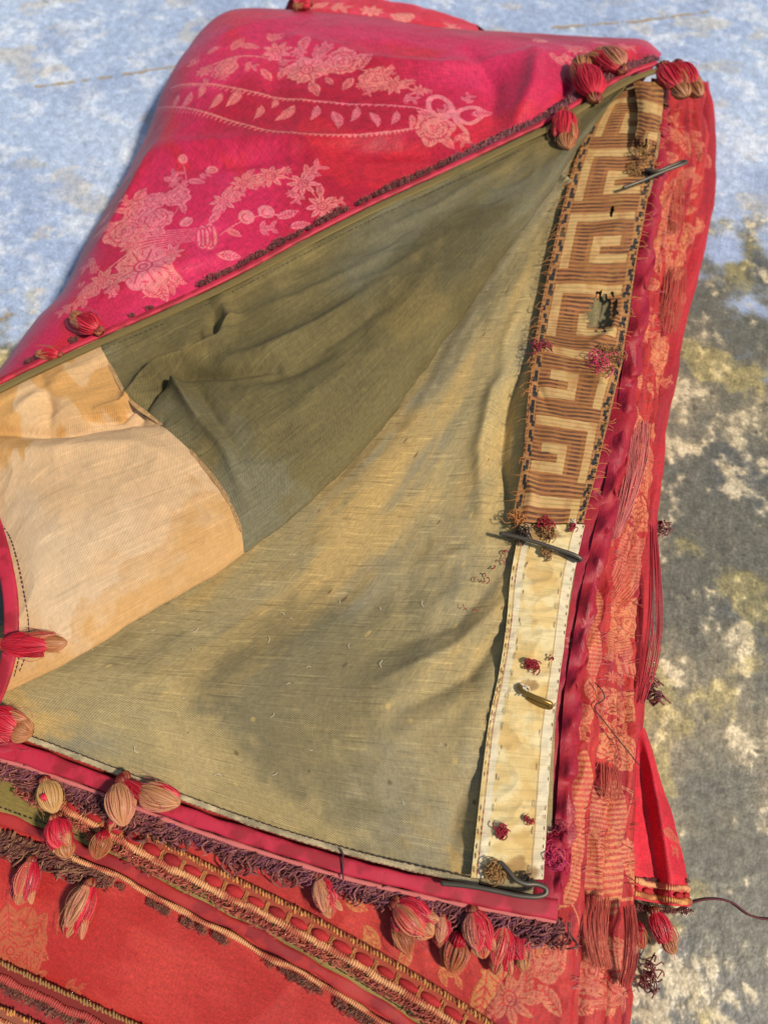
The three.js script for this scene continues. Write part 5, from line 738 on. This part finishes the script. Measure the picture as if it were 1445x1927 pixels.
// ---- threads
function clump(px, py, h, n, rpx, r, mat, parent, seed, name = 'thread_knot', tall = 1) {
  const q = rng(seed), gs = [], c = P(px, py, h), R = P(px + rpx, py, h).distanceTo(c);
  for (let i = 0; i < n; i++) { const a = q() * 6.3, d = R * Math.sqrt(q()) * 0.7, s = R * (0.25 + 0.4 * q()), b = q() * 6.3, x = c.x + Math.cos(a) * d, z = c.z + Math.sin(a) * d; gs.push(tube([0, 0.3, 0.55, 0.8, 1].map((t) => V(x + Math.cos(b + t * 2.6) * s * (t + 0.2), c.y + tall * R * 0.45 * Math.sin(t * 3.14) * (0.4 + q() * 0.9), z + Math.sin(b + t * 2.6) * s * (t + 0.2))), r * (0.7 + 0.6 * q()), 8, 4)); }
  return part(name, mergeGeometries(gs), mat, parent);
}
for (const [x, y, n, r, m, sd] of [[1026, 990, 16, 20, thr.red, 1], [1024, 970, 3, 6, thr.red, 2], [1076, 994, 7, 13, thr.red, 3], [1078, 982, 5, 8, thr.white, 4], [1001, 1251, 20, 19, thr.red, 5], [1036, 1238, 3, 7, thr.red, 6], [943, 1564, 18, 19, thr.red, 7], [995, 1543, 9, 12, thr.red, 8], [1030, 1040, 12, 20, thr.tan, 9], [930, 1640, 30, 26, thr.tan, 10], [990, 1660, 16, 18, thr.dark, 11], [1032, 1004, 22, 22, thr.tan, 12], [978, 1006, 26, 24, thr.dark, 13], [1192, 322, 34, 24, thr.tan, 14], [1216, 330, 18, 18, thr.dark, 15], [984, 1298, 10, 16, thr.white, 16]]) clump(x, y, 0.0866, Math.round(n * 2.2), r * 0.8, 0.00036, m, top, 500 + sd, 'thread_knot', 1.0);
clump(1130, 690, 0.0885, 26, 34, 0.0003, thr.pink, top, 520, 'frayed_threads', 1.3); clump(1150, 672, 0.089, 22, 30, 0.0003, thr.tan, top, 521, 'frayed_threads', 1.2); clump(1045, 1610, 0.081, 26, 26, 0.0003, thr.pink, top, 522, 'frayed_threads', 1.2); clump(1048, 1560, 0.081, 18, 20, 0.0003, thr.crimson, top, 523, 'frayed_threads', 1.2); clump(970, 975, 0.0865, 30, 20, 0.0003, thr.gold, top, 524, 'frayed_threads'); clump(1015, 660, 0.088, 20, 22, 0.0003, thr.crimson, top, 525, 'frayed_threads'); clump(1210, 290, 0.094, 22, 22, 0.0003, thr.tan, top, 526, 'frayed_threads');
clump(1120, 668, 0.0835, 10, 24, 0.0012, thr.white, top, 527, 'padding', 0.5);
for (const [x, y, sd] of [[905, 1098, 1], [884, 1147, 2], [942, 1036, 3], [918, 1085, 4], [935, 1065, 5]]) clump(x, y, 0.0815, 2, 14, 0.00036, thr.red, top, 540 + sd, 'thread_end', 0.6);
// frays along the patterned tape's edges
{ const q = rng(77), gs = []; for (let i = 0; i < 150; i++) { const e = q() > 0.5, t = q(), k = Math.min(GTL.length - 2, Math.floor(t * (GTL.length - 1))), f = t * (GTL.length - 1) - k, S = e ? GTR : GTL, x = lerp(S[k][0], S[k + 1][0], f), y = lerp(S[k][1], S[k + 1][1], f), d = (e ? 1 : -1) * (6 + 14 * q()); gs.push(tube([P(x - d * 0.4, y, 0.0885), P(x + d * 0.4, y + (q() - 0.5) * 8, 0.0885), P(x + d, y + (q() - 0.3) * 16, 0.0862)], 0.00022, 5, 4)); } stuff('frayed_threads', mergeGeometries(gs), thr.gold, keyTape); }
// worn places where only the long threads are left
function bundle(rows, n, r, mat, parent, seed) { const q = rng(seed), gs = []; for (let i = 0; i < n; i++) { const t = (i + 0.5) / n; gs.push(tube(rows.map(([xa, xb, y, h]) => P(lerp(xa, xb, clamp(t + (q() - 0.5) * 0.12, 0, 1)), y + (q() - 0.5) * 10, h - 0.001 + 0.0014 * q() + 0.0016 * Math.sin(t * 3.14))), r * (0.75 + 0.5 * q()), 22, 5)); } return part('bare_threads', mergeGeometries(gs), mat, parent); }
bundle([[1250, 1292, 505, 0.055], [1246, 1290, 540, 0.058], [1240, 1284, 585, 0.058], [1236, 1274, 625, 0.055]], 34, 0.00024, thr.rust, third, 1); bundle([[1182, 1222, 795, 0.066], [1172, 1220, 850, 0.072], [1164, 1206, 910, 0.073], [1154, 1186, 965, 0.072], [1150, 1164, 1010, 0.068]], 44, 0.00026, thr.pinkth, second, 2); bundle([[1222, 1234, 990, 0.034], [1222, 1242, 1080, 0.036], [1218, 1246, 1170, 0.034], [1206, 1238, 1250, 0.032], [1196, 1214, 1320, 0.03]], 22, 0.00028, thr.crimson2, fourth, 3); bundle([[1100, 1148, 1690, 0.062], [1096, 1144, 1735, 0.069], [1104, 1142, 1780, 0.070], [1112, 1150, 1820, 0.064]], 40, 0.00024, thr.rust, second, 4); bundle([[1172, 1194, 1705, 0.052], [1174, 1200, 1760, 0.056], [1170, 1198, 1810, 0.055], [1164, 1184, 1855, 0.048]], 30, 0.00024, thr.dullred, third, 5); bundle([[1254, 1284, 350, 0.062], [1256, 1286, 390, 0.064], [1260, 1284, 435, 0.06]], 28, 0.00022, thr.rust, third, 6); bundle([[1130, 1160, 1440, 0.058], [1128, 1170, 1470, 0.061], [1132, 1168, 1500, 0.058]], 26, 0.00022, thr.rust, third, 7);
part('loose_end', tube([[1118, 1284, 0.0725], [1134, 1302, 0.0728], [1136, 1316, 0.072], [1118, 1329, 0.0722], [1140, 1362, 0.064], [1170, 1400, 0.060], [1202, 1440, 0.052]].map((c) => P(...c)), 0.0004, 40, 5), thr.dark, second, 'thin dark thread end');
{ const t = thing('loose_thread', 'thin dark maroon thread curling over the concrete beside the crimson corner', 'thread'); part('thread', tube([[1206, 1702, 0.0015], [1240, 1716, 0.0012], [1275, 1714, 0.0012], [1305, 1698, 0.0012], [1340, 1692, 0.0012], [1375, 1698, 0.0012], [1410, 1722, 0.0012], [1445, 1730, 0.0012], [1490, 1722, 0.0012]].map((c) => P(...c)), 0.0008, 90, 6), thr.maroon, t); }

{ // lint caught on the lining
  const q = rng(123), gs = []; for (let i = 0; i < 26; i++) { const x = 120 + q() * 760, y = 1060 + q() * 480, s = A.on(x, y), a = q() * 6.3, l = 0.0015 + 0.0035 * q(); if (y > 1380 + (x - 60) * 0.28) continue; gs.push(tube([0, 0.5, 1].map((t) => V(s.p.x + Math.cos(a + t) * l * t, s.p.y + 0.0008 + 0.0006 * Math.sin(t * 3.1), s.p.z + Math.sin(a + t) * l * t)), 0.00018, 5, 4)); }
  stuff('lint', mergeGeometries(gs), thr.white, top);
}

function frays(xs, h, n, mat, parent, seed, y0 = 200, y1 = 1880) { const q = rng(seed), gs = []; for (let i = 0; i < n; i++) { const y = y0 + (y1 - y0) * q(), k = clamp(YS.findIndex((v) => v > y) - 1, 0, 15), f = (y - YS[k]) / (YS[k + 1] - YS[k]), x = lerp(xs[k], xs[k + 1], f), d = 3 + 10 * q(), b = (q() - 0.5) * 26; gs.push(tube([P(x - 12, y, h), P(x - 3, y + b * 0.3, h + 0.0006), P(x + d, y + b, h - 0.004)], 0.0002, 6, 4)); } stuff('frayed_threads', mergeGeometries(gs), mat, parent); }
frays(xE1, 0.0785, 70, thr.crimson2, top, 801, 200, 1680); frays(xF1, 0.0665, 120, thr.pinkth, second, 802); frays(mid2, 0.0555, 110, thr.rust, second, 803); frays(xG1, 0.0425, 90, thr.dullred, third, 804);

{ // the seam where the tan patch is joined to the olive lining
  const pts = colsB[2].slice(0, 8).map(([x, y]) => { const k = B.on(x, y); return k.p.addScaledVector(k.n, -0.0001); });
  part('seam', sweep(pts, 160, 8, (f, s, a) => { const r = flat(0.0030, 0.0012, 0.7)(f, s, a); return [r[0] * (1 + 0.3 * noise(s * 70, 2)) + 0.0006, r[1] + 0.0002 * noise(s * 150, 4)]; }), new THREE.MeshPhysicalMaterial({ color: lin(186, 150, 104), bumpMap: twill, bumpScale: 0.0002, roughness: 0.9 }), top, 'turned seam edge of the tan patch');
  stitches('stitching', pts.map((p) => p.clone().add(V(0.0002, 0.0006, 0.0002))), 0.0016, 0.0022, 0.00018, thr.tan, top, 0.0003, 21);
}
renderer.render(scene, camera);
